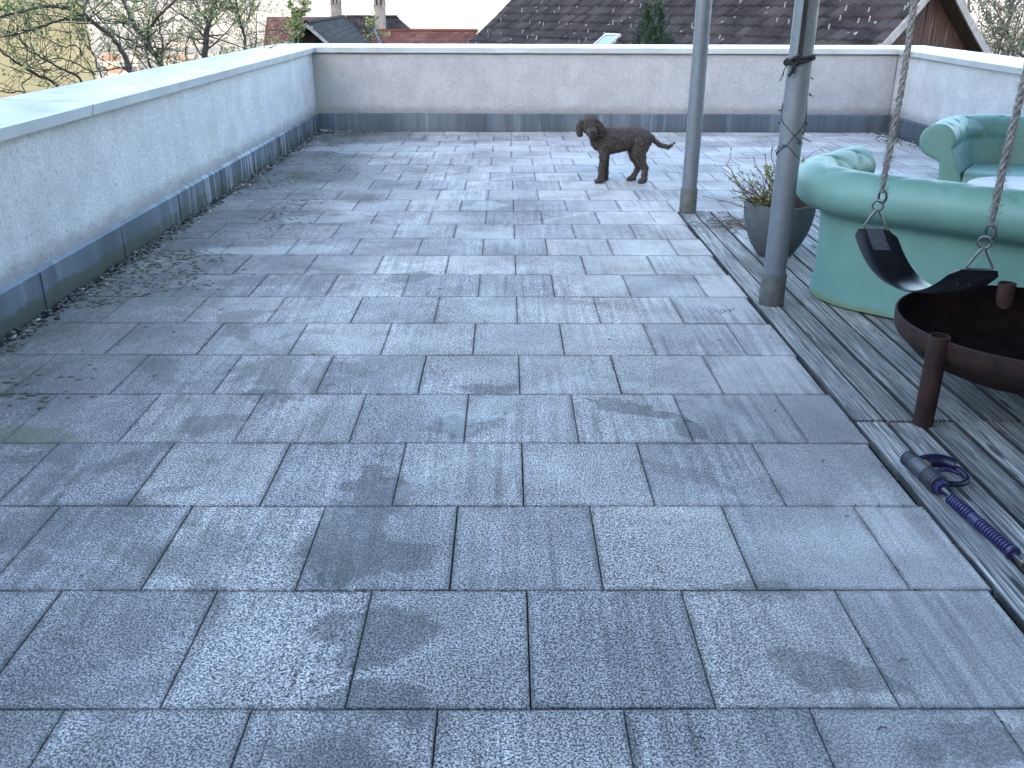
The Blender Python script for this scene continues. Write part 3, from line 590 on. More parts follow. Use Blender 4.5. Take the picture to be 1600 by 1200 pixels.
for end, P0, k0, k1, tilt in (('L',LT,1,10,-1),('R',RT,-2,-11,1)):
    b = MB(); nn = len(bpts); idx = list(range(0,8)) if end == 'L' else list(range(nn-1,nn-9,-1)); hw = .027; vs = []
    for i in idx:
        p = bpts[i]; d = (bpts[min(i+1,nn-1)]-bpts[max(i-1,0)]).normalized(); q = d.cross(wdv).normalized(); q = q if q.z > 0 else -q
        vs += [p-wdv*hw+q*.0035-SO, p+wdv*hw+q*.0035-SO, p+wdv*hw+q*.006-SO, p-wdv*hw+q*.006-SO]
    m_ = len(idx); b.add(vs, [(i*4+j,(i+1)*4+j,(i+1)*4+(j+1)%4,i*4+(j+1)%4) for i in range(m_-1) for j in range(4)]+[(0,1,2,3),(4*m_-1,4*m_-2,4*m_-3,4*m_-4)])
    for s_ in (-.016,.016): p = bpts[idx[6]]+wdv*s_; b.lathe([(.004,-.008),(.004,.0085),(.002,.010)], 10, M=Matrix.Translation(p-SO))
    b.build('clamp_plate', M['plate'], sw, 40)
    # triangle ring
    top = P0+Vector((0,0,.072)); a_ = P0-wdv*.040; c_ = P0+wdv*.040
    def rc3(p, q, s, k=.012): return [p+(q-p).normalized()*k, p+(s-p).normalized()*k]
    def corner(pp, pv, nx, k=.012):
        A_ = pp+(pv-pp).normalized()*k; B_ = pp+(nx-pp).normalized()*k; return [A_.lerp(pp,.0), (A_+B_+pp*2)/4, B_]
    loop = corner(a_,top,c_)+[a_.lerp(c_,.5)]+corner(c_,a_,top)+[c_.lerp(top,.5)]+corner(top,c_,a_,.014)+[top.lerp(a_,.5)]
    b = MB(); b.tube([p-SO for p in loop], .0042, 8, closed=True); b.build('triangle_ring', M['steel'], sw, 180)
    # connecting link and eye
    ct = top+Vector((0,0,.008)); b = MB(); w2 = (wdv*.85+ax*.5).normalized()
    b.tube([ct+w2*.017*cos(2*pi*i/20)+Vector((0,0,.017*sin(2*pi*i/20)))-SO for i in range(20)], .0042, 8, closed=True)
    b.build('quick_link', M['steel'], sw, 180)
    b = MB(); ct2 = ct+Vector((0,0,.030))+wdv*.010; w3 = (wdv*.4+ax*.9).normalized()
    b.tube([ct2+w3*.015*cos(2*pi*i/20)+Vector((0,0,.020*sin(2*pi*i/20)))-SO for i in range(20)], .0045, 8, closed=True); b.build('thimble', M['plate'], sw, 180)
    # twisted rope
    p0 = ct2+Vector((0,0,.012)); p1 = Vector((p0.x,p0.y,2.55)); b = MB(); n = 620
    for s_ in range(3):
        pts = []; rad = []
        for i in range(n+1):
            t = i/n; zz = t*(p1.z-p0.z); a = 2*pi*(zz/.088)+2*pi*s_/3; e = .55+.45*sstep(0,.10,zz); wob = Vector((.003*sin(zz*9+P0.x*40),.003*cos(zz*7),0))
            r_ = .0050*e*(1+.10*noise.noise(Vector((zz*30,s_,1)))); pts.append(p0+Vector((cos(a)*r_,sin(a)*r_,zz))+wob-SO); rad.append(.0056*e*(1+.12*noise.noise(Vector((zz*60,s_*7,4)))))
        b.tube(pts, rad, 8)
        for q in range(7):      # fine yarns lying in the strand
            pts2 = []
            for i in range(0,n+1,1):
                t = i/n; zz = t*(p1.z-p0.z); a = 2*pi*(zz/.088)+2*pi*s_/3; e = .55+.45*sstep(0,.10,zz); wob = Vector((.003*sin(zz*9+P0.x*40),.003*cos(zz*7),0)); c0 = Vector((cos(a)*.0050*e,sin(a)*.0050*e,zz)); a2 = -2*pi*zz/.05+2*pi*q/7
                pts2.append(p0+c0+Vector((cos(a2),sin(a2),0))*.0050*e+wob-SO)
            if zz and q < 7: b.tube(pts2, .0014, 3, cap=False)
    rr_ = random.Random(9)
    for q in range(900):
        zz = rr_.uniform(0,1.7) if q > 250 else rr_.uniform(0,.25); a = rr_.uniform(0,6.28); d = Vector((cos(a),sin(a),rr_.uniform(-1,1))).normalized(); s0 = p0+Vector((cos(a)*.0105,sin(a)*.0105,zz))-SO; l = rr_.uniform(.005,.017)
        tg = Vector((-sin(a),cos(a),rr_.uniform(-1,1)))*l*.6; b.tube([s0,s0+d*l*.5+tg*.4,s0+d*l*.7+tg], .0005, 3, cap=False)
    b.build('rope', M['rope'], sw, 180)

# ------------------------------------------------------------------ fire bowl on three pipe legs
fb = thing('fire_bowl', 'rusty round fire bowl on pipe legs standing on the deck at the right edge', 'fire bowl', (1.90,1.62,.004))
b = MB(); Ro = .478; zr = .325
prof_o = [(.02,.105),(.18,.115),(.31,.145),(.40,.185),(.445,.232),(.468,.252),(Ro-.002,.268),(Ro,.28),(Ro+.003,zr-.006),(Ro+.001,zr),(Ro-.006,zr)]
b.lathe(prof_o, 120, cap=False)
b.build('bowl', M['rust'], fb, 50)
b = MB(); b.lathe([(Ro-.0062,zr-.0005),(Ro-.007,.282),(.462,.262),(.438,.236),(.39,.195),(.30,.155),(.17,.123),(.0,.113)], 120, cap=False); b.build('bowl_lining', M['soot'], fb, 50)
cx, cy = 1.90, 1.62
for (x, y) in ((1.458,1.425),(2.03,2.075),(2.28,1.33)):
    dx, dy = x-cx, y-cy; b = MB(); Mx = Matrix.Translation((dx,dy,0)); rr = .035
    b.lathe([(rr-.004,0),(rr,.001),(rr,.338),(rr-.001,.340),(rr-.0045,.340),(rr-.005,.10),(0,.10)], 32, M=Mx); b.build('leg', M['rust'], fb, 50)
b = MB(); hh = [Vector((-.05+.055*cos(a),-.30+.055*sin(a)*.6,.175+.03*sin(a))) for a in [pi*i/12 for i in range(13)]]; b.tube(hh, .006, 8); b.build('handle', M['plate'], fb, 180)

# ------------------------------------------------------------------ spray lance lying on the deck
a_ = Vector((1.262,1.020,.036)); d_ = Vector((1.325,.502,.020)); ldir = (Vector((d_.x,d_.y,0))-Vector((a_.x,a_.y,0))).normalized()
rz = math.atan2(ldir.y, ldir.x)
gun = thing('spray_lance', 'violet and grey spray lance with trigger handle lying on the deck edge', 'spray gun', (1.258,1.094,.006), rz)
Ry = Matrix.Rotation(pi/2,4,'Y')      # lathe axis z -> x
def xl(prof, n=28, z=.034, y=0, sy=1.): return dict(prof=prof, n=n, M=Matrix.Translation((0,y,z))@Matrix.Diagonal((1,sy,1,1))@Ry)
pr = [(.018,0),(.024,.004)]
for i in range(5): x = .006+i*.0085; pr += [(.0275,x),(.0275,x+.005),(.0245,x+.0062),(.0245,x+.0078)]
pr += [(.028,.050),(.029,.055),(.029,.115),(.030,.117)]
for i in range(6): x = .120+i*.010; pr += [(.031,x),(.031,x+.006),(.0275,x+.0075),(.0275,x+.0092)]
pr += [(.031,.182),(.030,.188),(.022,.190)]
b = MB(); b.lathe(**xl(pr)); b.build('body', M['gunbody'], gun, 35)
b = MB(); b.box(.075,.108,.004,.016,.0622,.0636); b.build('label_plate', M['yellow'], gun)
b = MB(); n = 14; pts = []
vs = []
for xx in (.190,.212):
    for i in range(n*4): a = 2*pi*i/(n*4); q = .019+(.003 if (i % 4) < 2 else 0); vs.append((xx, q*cos(a), .034+q*sin(a)))
k = n*4; b.add(vs, [(i,(i+1)%k,k+(i+1)%k,k+i) for i in range(k)]+[tuple(range(k-1,-1,-1)),tuple(k+i for i in range(k))]); b.build('lock_nut', M['gunpurple'], gun)
b = MB(); b.lathe(**xl([(.010,.212),(.010,.222),(.0075,.226),(.0075,.262)])); b.build('tube_fitting', M['steel'], gun, 35)
b = MB(); pr = [(.014,.250),(.0165,.252)]
for i in range(24):
    x = .254+i*.0118; rr = .0185
    if i in (9,10,11): pr += [(rr-.0005,x),(rr-.0005,x+.0116)]
    else: pr += [(rr,x),(rr+.0006,x+.003),(rr,x+.006),(.0145,x+.0075),(.0145,x+.0105)]
pr += [(.021,.541),(.022,.548),(.019,.553)]
b.lathe(**xl(pr, z=.024)); b.build('ribbed_grip', M['gunpurple'], gun, 35)
b = MB(); b.lathe(**xl([(.008,.553),(.008,.60)], z=.022)); b.build('lance_tube', M['steel'], gun, 35)
b = MB(); b.lathe(**xl([(.008,.590),(.014,.592),(.014,.602),(.010,.604),(.010,.612),(.013,.614),(.013,.632),(.006,.634)], n=6, z=.022)); b.lathe(**xl([(.006,.632),(.006,1.1)], z=.02))
b.build('coupling', M['brass'], gun, 35)
# handle with open guard, lying flat towards +y side of the lance
SD = 1
b = MB(); hp = catmull([(.045,.024*SD,.034),(.040,.060*SD,.038),(.050,.095*SD,.038),(.075,.122*SD,.034)], 6); b.tube(hp, [.025-.004*i/(len(hp)-1) for i in range(len(hp))], 14); b.build('pistol_handle', M['gunnavy'], gun, 60)
b = MB(); gp = catmull([(.082,.122*SD,.030),(.115,.128*SD,.026),(.150,.118*SD,.024),(.172,.088*SD,.024),(.176,.050*SD,.028),(.168,.024*SD,.032)], 7); b.tube(gp, .0095, 12); b.build('guard', M['gunnavy'], gun, 180)
b = MB(); tp = catmull([(.120,.026*SD,.036),(.105,.055*SD,.040),(.108,.085*SD,.038),(.125,.105*SD,.034)], 6); b.tube(tp, [.009-.003*i/(len(tp)-1) for i in range(len(tp))], 10); b.build('trigger', M['gunpurple'], gun, 180)
b = MB(); b.tube([(.052,.105*SD,.034),(.040,.128*SD,.034)], .012, 14); b.tube([(.042,.124*SD,.034),(.034,.140*SD,.034)], .009, 12); b.build('inlet', M['steel'], gun, 60)

# ------------------------------------------------------------------ dog
def capsule_chain(bm, pts, segs=14):
    # pts: (x,y,z,r) ; dense spheres along each segment
    for (a, c) in zip(pts, pts[1:]):
        A_, B_ = Vector(a[:3]), Vector(c[:3]); n = max(2, int((B_-A_).length/(min(a[3],c[3])*.35)))
        for i in range(n+1):
            t = i/n; p = A_.lerp(B_, t); rr = lerp(a[3],c[3],t)
            bmesh.ops.create_icosphere(bm, subdivisions=2, radius=rr, matrix=Matrix.Translation(p))
def remeshed(name, chains, voxel, smooth_it, blobs=()):
    bm = bmesh.new()
    for ch in chains: capsule_chain(bm, ch)
    for (x,y,z,rx,ry,rz_) in blobs: bmesh.ops.create_icosphere(bm, subdivisions=3, radius=1, matrix=Matrix.Translation((x,y,z))@Matrix.Diagonal((rx,ry,rz_,1)))
    me = bpy.data.meshes.new(name); bm.to_mesh(me); bm.free(); o = bpy.data.objects.new(name, me); C.objects.link(o)
    md = o.modifiers.new('r','REMESH'); md.mode = 'VOXEL'; md.voxel_size = voxel
    ms = o.modifiers.new('s','SMOOTH'); ms.factor = .5; ms.iterations = smooth_it
    dg = bpy.context.evaluated_depsgraph_get(); ev = o.evaluated_get(dg); m2 = bpy.data.meshes.new_from_object(ev)
    vs = [v.co.copy() for v in m2.vertices]; ns = [v.normal.copy() for v in m2.vertices]; fs = [tuple(p.vertices) for p in m2.polygons]
    bpy.data.objects.remove(o); bpy.data.meshes.remove(me); bpy.data.meshes.remove(m2); return vs, ns, fs
def furry(name, parent, chains, blobs=(), voxel=.007, sm=5, amp=.006, curls=5000, cl=.012, seed=1, light=None):
    vs, ns, fs = remeshed(name, chains, voxel, sm, blobs); b = MB(); r = random.Random(seed)
    v2 = []
    for v, n in zip(vs, ns):
        d = noise.noise(v*30)*amp*1.5+noise.noise(v*75)*amp*1.1; v2.append(v+n*d)
    b.add(v2, fs, 0, .0)
    for _ in range(curls):
        i = r.randrange(len(vs)); p = v2[i]; n = ns[i]; 
        if p.z < .006: continue
        t1 = n.orthogonal().normalized(); t1 = (Matrix.Rotation(r.uniform(0,6.28),3,n)@t1); t2 = n.cross(t1); l = cl*r.uniform(.5,1.2); wd = l*.22
        q0 = p-n*.002; q1 = p+n*l*.45+t1*l*.25; q2 = p+n*l*.40+t1*l*.75; q3 = p+n*l*.05+t1*l*.9; ti = r.random()**3*.8
        b.add([q0-t2*wd,q0+t2*wd,q1-t2*wd,q1+t2*wd,q2-t2*wd*.8,q2+t2*wd*.8,q3], [(0,1,3,2),(2,3,5,4),(4,5,6)], 0, ti)
    if light:
        for i, v in enumerate(b.v): b.attr[i] = min(1, b.attr[i]+light(Vector(v)))
    return b.build(name, M['fur'], parent, 180)
dog = thing('dog', 'brown curly coated dog standing side-on with its head turned to the viewer', 'dog', (.93,6.33,0))
# local frame: x to the tail, -y to the viewer
body = [
 [(-.185,.0,.350,.085),(-.11,0,.335,.098),(-.02,0,.345,.094),(.07,0,.362,.086),(.14,0,.370,.086),(.185,0,.362,.078)],     # trunk
 [(-.150,0,.39,.065),(-.05,0,.395,.060),(.06,0,.400,.058),(.14,0,.400,.060),(.19,0,.385,.055)],                           # back line
 [(-.180,-.01,.36,.078),(-.225,-.028,.415,.062),(-.262,-.05,.455,.056)],                                                   # neck
 [(-.150,-.055,.31,.055),(-.155,-.058,.22,.036),(-.165,-.060,.12,.027),(-.170,-.062,.035,.025)], [(-.170,-.062,.022,.024),(-.205,-.072,.018,.020)],   # near fore leg
 [(-.135,.055,.31,.055),(-.130,.058,.22,.035),(-.120,.060,.12,.026),(-.118,.060,.035,.024)], [(-.118,.06,.022,.023),(-.150,.055,.018,.019)],
 [(.160,-.045,.34,.078),(.145,-.055,.26,.062),(.165,-.060,.19,.040),(.205,-.062,.125,.026),(.200,-.062,.035,.024)], [(.200,-.062,.022,.024),(.165,-.068,.018,.021)],  # near hind leg
 [(.150,.045,.34,.075),(.120,.055,.26,.058),(.130,.058,.19,.038),(.165,.060,.125,.025),(.125,.060,.035,.023)], [(.125,.06,.022,.023),(.090,.055,.018,.020)],
 [(.205,0,.400,.026),(.250,0,.378,.021),(.295,.005,.338,.019),(.340,.010,.306,.020),(.385,.010,.296,.019),(.425,.010,.308,.014),(.455,.010,.330,.006)],   # tail
]
hd = Vector((-.285,-.082,.482))
fx = Vector((.02,-.97,-.20)).normalized()      # where the muzzle points
HS = 1.22
blobs = [(hd.x,hd.y,hd.z+.004,.072,.070,.068),(hd.x,hd.y-.01,hd.z+.034,.062,.056,.048)]
mz = [(hd.x,hd.y,hd.z-.012,.062),(hd.x+.010,hd.y-.062,hd.z-.034,.047),(hd.x+.014,hd.y-.100,hd.z-.044,.040)]
body.append([tuple(p) for p in mz]); 
def lt(v):  # paler head top and back ridge: caught light painted into the coat tone
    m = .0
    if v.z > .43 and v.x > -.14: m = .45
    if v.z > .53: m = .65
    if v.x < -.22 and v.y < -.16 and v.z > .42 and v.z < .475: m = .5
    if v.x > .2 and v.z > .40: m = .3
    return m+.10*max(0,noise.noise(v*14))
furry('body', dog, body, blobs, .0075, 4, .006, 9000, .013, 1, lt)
furry('ear', dog, [[(hd.x-.064,hd.y-.012,hd.z+.030,.016),(hd.x-.086,hd.y-.024,hd.z-.012,.027),(hd.x-.086,hd.y-.030,hd.z-.062,.022)]], (), .006, 3, .005, 900, .014, 2)
furry('ear', dog, [[(hd.x+.064,hd.y-.008,hd.z+.030,.016),(hd.x+.090,hd.y-.012,hd.z-.012,.027),(hd.x+.092,hd.y-.016,hd.z-.062,.022)]], (), .006, 3, .005, 900, .014, 3)
b = MB(); b.lathe([(0,-.013),(.014,-.009),(.020,.0),(.016,.009),(0,.013)], 20, M=Matrix.Translation((hd.x+.016,hd.y-.140,hd.z-.030))); b.build('nose', M['nose'], dog, 180)
b = MB(); b.lathe([(0,-.006),(.012,-.004),(.016,.0),(.012,.003),(0,.004)], 16, M=Matrix.Translation((hd.x+.016,hd.y-.126,hd.z-.068))@Matrix.Diagonal((1.2,1,1,1))); b.build('mouth', M['nose'], dog, 180)
for s in (-1,1): b = MB(); b.lathe([(0,-.014),(.010,-.010),(.014,0),(.010,.010),(0,.014)], 14, M=Matrix.Translation((hd.x+s*.031+.004,hd.y-.076,hd.z+.006))); b.build('eye', M['nose'], dog, 180)
b = MB(); cn_ = Vector((-.240,-.038,.425)); n1 = Vector((-.35,-.35,.87)).normalized(); e1 = n1.orthogonal().normalized(); e2 = n1.cross(e1)
b.tube([cn_+e1*.069*cos(2*pi*i/40)+e2*.069*sin(2*pi*i/40) for i in range(40)], .0045, 6, closed=True); b.build('collar', M['collar'], dog, 180)

# ------------------------------------------------------------------ houses
def mk_tiles(name, a, c2, wear):
    n = N(name, .9, 0, .12); P = n.P; t = n.attr(); f = n.ss(n.noise(P, 2.5, 5, .65), .3, .7); c = n.mix(f, a, c2); c = n.mix(n.math('MULTIPLY', t, .6), c, wear)
    c = n.mix(n.ss(n.noise(P, 11, 3), .62, .72, 0, .5), c, tuple(x*.5 for x in a)); n.col(c); return n.m
M['tdark'] = mk_tiles('dark_clay_tiles', (.016,.0135,.015), (.040,.033,.035), (.075,.065,.064)); M['tred'] = mk_tiles('red_clay_tiles', (.065,.027,.024), (.12,.050,.042), (.16,.095,.08))
M['lichen'] = simple('lichen_spot', (.21,.22,.21), .9, 0, 30, .2)
M['fascia'] = simple('grey_fascia_board', (.30,.28,.28), .8, 0, 10, .2); M['eavesdark'] = simple('dark_timber', (.035,.025,.02), .85, 0, 10, .3)
def mk_clad():
    n = N('brown_timber_cladding', .8); O = n.O; t = n.attr(); g = n.ss(n.noise(n.map(O, (40,40,1.5)), 1, 4, .7), .3, .7); c = n.mix(g, (.030,.015,.013), (.095,.045,.038)); c = n.mix(n.ss(n.noise(n.map(O, (12,12,1.2), (3,0,0)), 1, 4, .7), .56, .66, 0, .55), c, (.24,.19,.17))
    c = n.mix(n.math('MULTIPLY', t, .5), c, (.06,.032,.025)); n.col(c); return n.m
M['clad'] = mk_clad()
def roof_plane(b, fn, L, prof, e=.32, tile=.30, seed=0, lich=0, wave=.022, step=.03, lichm=1):
    # fn(s along ridge, horizontal run, drop) -> world; prof: (run, drop) polyline
    r = random.Random(seed); pl_ = [0]
    for p, q in zip(prof, prof[1:]): pl_.append(pl_[-1]+math.dist(p,q))
    def at(d):
        for i in range(len(prof)-1):
            if d <= pl_[i+1] or i == len(prof)-2: t = (d-pl_[i])/(pl_[i+1]-pl_[i]); return lerp(prof[i][0],prof[i+1][0],t), lerp(prof[i][1],prof[i+1][1],t)
    rows = int(pl_[-1]/e); nt_ = int(L/tile); sub = 4; tt = [[r.random() for _ in range(nt_+1)] for _ in range(rows)]
    for k in range(rows):
        d0, d1 = k*e, (k+1)*e+.02; lifts = ((d0,0.0),(d1,step)); lo = []; 
        for d, lf_ in lifts:
            ru, dr = at(d); rowv = []
            for i in range(nt_*sub+1):
                s = i*tile/sub; wv = wave*(.5-.5*cos(2*pi*i/sub)) ; jit = .006*noise.noise(Vector((s*.7,k*.9,seed)))+.02*noise.noise(Vector((s*.12,k*.15,seed+3)))
                rowv.append(fn(s, ru, dr-lf_-wv-jit))
            lo.append(rowv)
        # butt face under the lower edge
        ru, dr = at(d1); lo.append([fn(i*tile/sub, ru, dr) for i in range(nt_*sub+1)])
        n = nt_*sub+1; base = len(b.v)
        b.v += [tuple(p) for rw in lo for p in rw]
        for rw in range(3): b.attr += [tt[k][min(i//sub,nt_)]**2 for i in range(n)]
        for q in range(2):
            for i in range(n-1): b.f.append((base+q*n+i, base+q*n+i+1, base+(q+1)*n+i+1, base+(q+1)*n+i)); b.mi.append(0)
        if lich:
            for _ in range(int(nt_*lich)):
                s = r.uniform(0,L-.3); t = r.random(); ru, dr = at(lerp(d0,d1-.04,t)); a = r.uniform(.018,.045); up_ = .03*t+.018+.012
                if r.random() < .35:   # little upright snow guard
                    q = [fn(s,ru,dr-up_),fn(s+.035,ru,dr-up_),fn(s+.035,ru-.02,dr-up_-.10),fn(s,ru-.02,dr-up_-.10)]; b.add(q, [(0,1,2,3)], lichm)
                else: b.add([fn(s+a*cos(j*1.05)*r.uniform(.6,1.3),ru+a*sin(j*1.05)*.8,dr-up_+a*sin(j*1.05)*.68) for j in range(6)], [tuple(range(6))], lichm)
# barn
PK = Vector((8.118,16.747,2.043)); Ab = R_(58); rdv = Vector((-cos(Ab),sin(Ab),0)); frv = Vector((-sin(Ab),-cos(Ab),0)); LB = 14.4
barn = thing('barn', 'big barn with dark tiled roof and brown timber gable beyond the far wall', 'barn', PK)
def fF(s, ru, dr): return rdv*s+frv*ru+Vector((0,0,-dr))
def fB(s, ru, dr): return rdv*s-frv*ru+Vector((0,0,-dr))
prf = [(0,0),(1.0,.84),(1.8,1.45),(2.6,1.98),(3.4,2.46),(5.2,3.42)]; prb = [(0,0),(1.0,.80),(1.8,1.40),(2.6,1.96),(4.6,3.35)]
b = MB(); roof_plane(b, fF, LB, prf, e=.325, seed=1, lich=.42, tile=.25, wave=.030, step=.055); roof_plane(b, fB, LB, prb, .325, .30, 2)
b.tube([rdv*s+Vector((0,0,.02)) for s in (0,LB/2,LB)], .09, 10); b.build('roof', [M['tdark'],M['lichen']], barn, 30)
for sgn, pr_ in ((1,prf),(-1,prb)):       # verge boards on the gable
    b = MB(); vs = []; d_off = -rdv*.03
    for ru, dr in pr_:
        c = frv*ru*sgn
        for oz in (.03,-.16): vs += [c+d_off+Vector((0,0,-dr+oz)), c+d_off+rdv*.035+Vector((0,0,-dr+oz))]
    k = len(pr_)
    b.add(vs, [f for i in range(k-1) for f in ((i*4,i*4+2,i*4+6,i*4+4),(i*4+1,i*4+5,i*4+7,i*4+3),(i*4,i*4+4,i*4+5,i*4+1),(i*4+2,i*4+3,i*4+7,i*4+6))]); b.build('verge_board', M['fascia'], barn)
    b = MB(); vs = [v for ru, dr in pr_ for v in (frv*ru*sgn+Vector((0,0,-dr-.03)), frv*ru*sgn+rdv*LB+Vector((0,0,-dr-.03)), frv*ru*sgn+rdv*LB+Vector((0,0,-dr-.14)), frv*ru*sgn+Vector((0,0,-dr-.14)))]
    b.add(vs, [f for i in range(k-1) for f in ((i*4+3,i*4+2,i*4+6,i*4+7),(i*4,i*4+4,i*4+7,i*4+3),(i*4+1,i*4+2,i*4+6,i*4+5))]); b.build('roof_underside', M['eavesdark'], barn)
def hgt(ru, pr_):
    for (a, c), (d, e) in zip(pr_, pr_[1:]):
        if ru <= d: return lerp(c,e,(ru-a)/(d-a))
    return pr_[-1][1]
b = MB(); r = random.Random(4); x = -3.95
while x < 4.3:       # upper boards, each one its own lath in the cladding
    wd = r.uniform(.10,.17); pr_ = prb if x > 0 else prf; off = .35+r.uniform(-.006,.006)
    top0 = -hgt(abs(x), prb if x > 0 else prf)-.10; top1 = -hgt(abs(x+wd), prb if x+wd > 0 else prf)-.10; lowz = -2.62+r.uniform(-.01,.01); n_ = -frv
    if max(top0, top1) > lowz+.02:
        A_ = [n_*x, n_*(x+wd-.012)]; t = r.random(); base = rdv*off
        zb = lowz; vs = []
        for q in (base, base+rdv*.02): vs += [A_[0]+q+Vector((0,0,zb)), A_[1]+q+Vector((0,0,zb)), A_[1]+q+Vector((0,0,max(zb,top1))), A_[0]+q+Vector((0,0,max(zb,top0)))]
        b.add(vs, [(0,1,2,3),(0,3,7,4),(1,5,6,2),(4,7,6,5)], 0, t)
    x += wd
x = -3.9
while x < 4.2:
    wd = r.uniform(.10,.16); off = .39; t = r.random()*.5+.5; n_ = -frv; vs = []
    top = min(-2.60, -hgt(abs(x+wd/2), prb if x > 0 else prf)-.10)
    for q in (rdv*off, rdv*(off+.02)): vs += [n_*x+q+Vector((0,0,-6.8)), n_*(x+wd-.01)+q+Vector((0,0,-6.8)), n_*(x+wd-.01)+q+Vector((0,0,top)), n_*x+q+Vector((0,0,top))]
    b.add(vs, [(0,1,2,3),(0,3,7,4),(1,5,6,2),(4,7,6,5)], 0, t); x += wd
b.build('gable_cladding', M['clad'], barn)
b = MB(); Mw = Matrix(((rdv.x,-frv.x,0,0),(rdv.y,-frv.y,0,0),(0,0,1,0),(0,0,0,1)))
b.box(.44, LB-.4, -3.85, 4.0, -6.8, -2.75, M=Mw); b.add([Mw@Vector(v) for v in [(.43,-3.85,-2.75),(.43,4.0,-2.75),(.43,.05,-.12)]], [(0,1,2)]); b.build('wall', M['eavesdark'], barn)
# skylight on the front slope
def onroof(s, d, h):
    L_ = 0
    for (a, c), (e, g) in zip(prf, prf[1:]):
        l = math.dist((a,c),(e,g))
        if d <= L_+l: t = (d-L_)/l; ru = lerp(a,e,t); dr = lerp(c,g,t); nz = Vector((e-a, g-c)).normalized(); return fF(s, ru, dr)+Vector((0,0,h*nz.x))+frv*(h*nz.y)
        L_ += l
SK = (7.45, 2.08, .60, .95)
def sky_light():
    s0, d0, wd, ln_ = SK; o = []
    s = thing
    bmf = MB()
    for (a0,a1,c0,c1) in ((0,wd,0,.06),(0,wd,ln_-.06,ln_),(0,.06,.06,ln_-.06),(wd-.06,wd,.06,ln_-.06)):
        vs = [onroof(s0+x, d0+y, h) for h in (.0,.10) for (x,y) in ((a0,c0),(a1,c0),(a1,c1),(a0,c1))]; bmf.add(vs, [(0,1,2,3),(7,6,5,4)]+[(i,4+i,4+(i+1)%4,(i+1)%4) for i in range(4)])
    f = bmf.build('skylight_window', M['coping'], barn); g = MB(); g.add([onroof(s0+x, d0+y, .085) for (x,y) in ((.06,.06),(wd-.06,.06),(wd-.06,ln_-.06),(.06,ln_-.06))], [(0,1,2,3)])
    gm = N('skylight_glass', .05, 0); gm.col((.30,.36,.42)); gm.b.inputs['Metallic'].default_value = .6; g.build('pane', gm.m, f)
sky_light()

# house with red and dark tiled roofs and two chimneys
hs = thing('house', 'house with red and dark tiled roofs and two chimneys beyond the left corner', 'house', (-8,48,.91))
O_ = Vector((-8,48,.91))
def fn_main(s, ru, dr): return Vector((-12.1,47.2,.93))+Vector((.99,.13,0))*s+Vector((.13,-.99,0))*ru+Vector((-.05*ru,0,-dr))-O_
b = MB(); roof_plane(b, fn_main, 4.1, [(0,0),(6.5,4.6)], .20, .22, 5, 0, .012, .02); roof_plane(b, lambda s, ru, dr: Vector((-12.1,47.2,.93))+Vector((.99,.13,0))*s-Vector((.13,-.99,0))*ru+Vector((0,0,-dr))-O_, 6.6, [(0,0),(6.5,4.6)], .20, .22, 6, 0, .012, .02)
b.build('roof', M['tred'], hs, label='red tiled roof on the left')
W0 = Vector((-6.151,27.866,.93)); W1 = Vector((-8.15,46.9,.93)); wd_ = (W1-W0).normalized(); ws = Vector((wd_.y,-wd_.x,0)); WL = (W1-W0).length
b = MB(); roof_plane(b, lambda s, ru, dr: W0+wd_*s+ws*ru+Vector((0,0,-dr))-O_, WL, [(0,0),(3.4,3.0)], .22, .22, 7, .15, .014, .022)
roof_plane(b, lambda s, ru, dr: W0+wd_*s-ws*ru+Vector((0,0,-dr))-O_, WL, [(0,0),(2.6,2.3)], .22, .22, 8, 0, .014, .022)
b.tube([W0+wd_*(WL*i/40)+Vector((0,0,.03+.012*(i%2)))-O_ for i in range(41)], .075, 8)
# dark right part of the main roof with hip
A1 = Vector((-8.2,47.75,.93)); A2 = Vector((-5.66,48.2,.93)); 
def fn_hip(s, ru, dr):
    t = s/3.0; base = A1.lerp(A2, min(t,1)); ex = .75*ru*t; return base+Vector((.1,-.99,0))*ru+Vector((ex,0,-dr))-O_
roof_plane(b, fn_hip, 3.0, [(0,0),(5.5,4.0)], .20, .2, 9, 0, .012, .02)
def fn_hip2(s, ru, dr): p0 = A2; return p0+Vector((.75*ru,-.9*ru,-dr*.74))+Vector((0,1,0))*s-O_
b.add([A2-O_, A2+Vector((4.1,-5.4,-4))-O_, A2+Vector((4.1,5.4,-4))-O_], [(0,1,2)]); b.add([A1-O_, A2-O_, A2+Vector((4.1,5.4,-4))-O_, A1+Vector((0,5.4,-4))-O_], [(0,1,2,3)])
b.tube([A1-O_, A2-O_], .09, 8)
b.build('roof', [M['tdark'],M['lichen']], hs, label='dark tiled roof with gable')
b = MB()
for sg in (1,-1):
    vs = []
    for q in (0,.12):
        for ru, dr in ((0,0),(3.4,3.0)):
            for oz in (.02,-.10): vs.append(W0-wd_*(.02+q*.3)+ws*(ru*sg)+Vector((0,0,-dr+oz))-O_)
    b.add(vs, [(0,1,3,2),(4,6,7,5),(0,2,6,4),(1,5,7,3)])
b.build('verge_board', M['fascia'], hs)
b = MB(); b.add([W0+wd_*.5+ws*x+Vector((0,0,z))-O_ for x, z in ((-3.2,-2.95),(3.2,-2.95),(0,-.12))], [(0,1,2)])
Mh = Matrix.Translation(W0-O_)@Matrix(((wd_.x,ws.x,0,0),(wd_.y,ws.y,0,0),(0,0,1,0),(0,0,0,1))); b.box(.5, 20, -3.2, 3.2, -9, -2.95, M=Mh); b.box(-3.8, 5.5, -5.2, 6, -10, -3.9); b.build('wall', M['eavesdark'], hs)
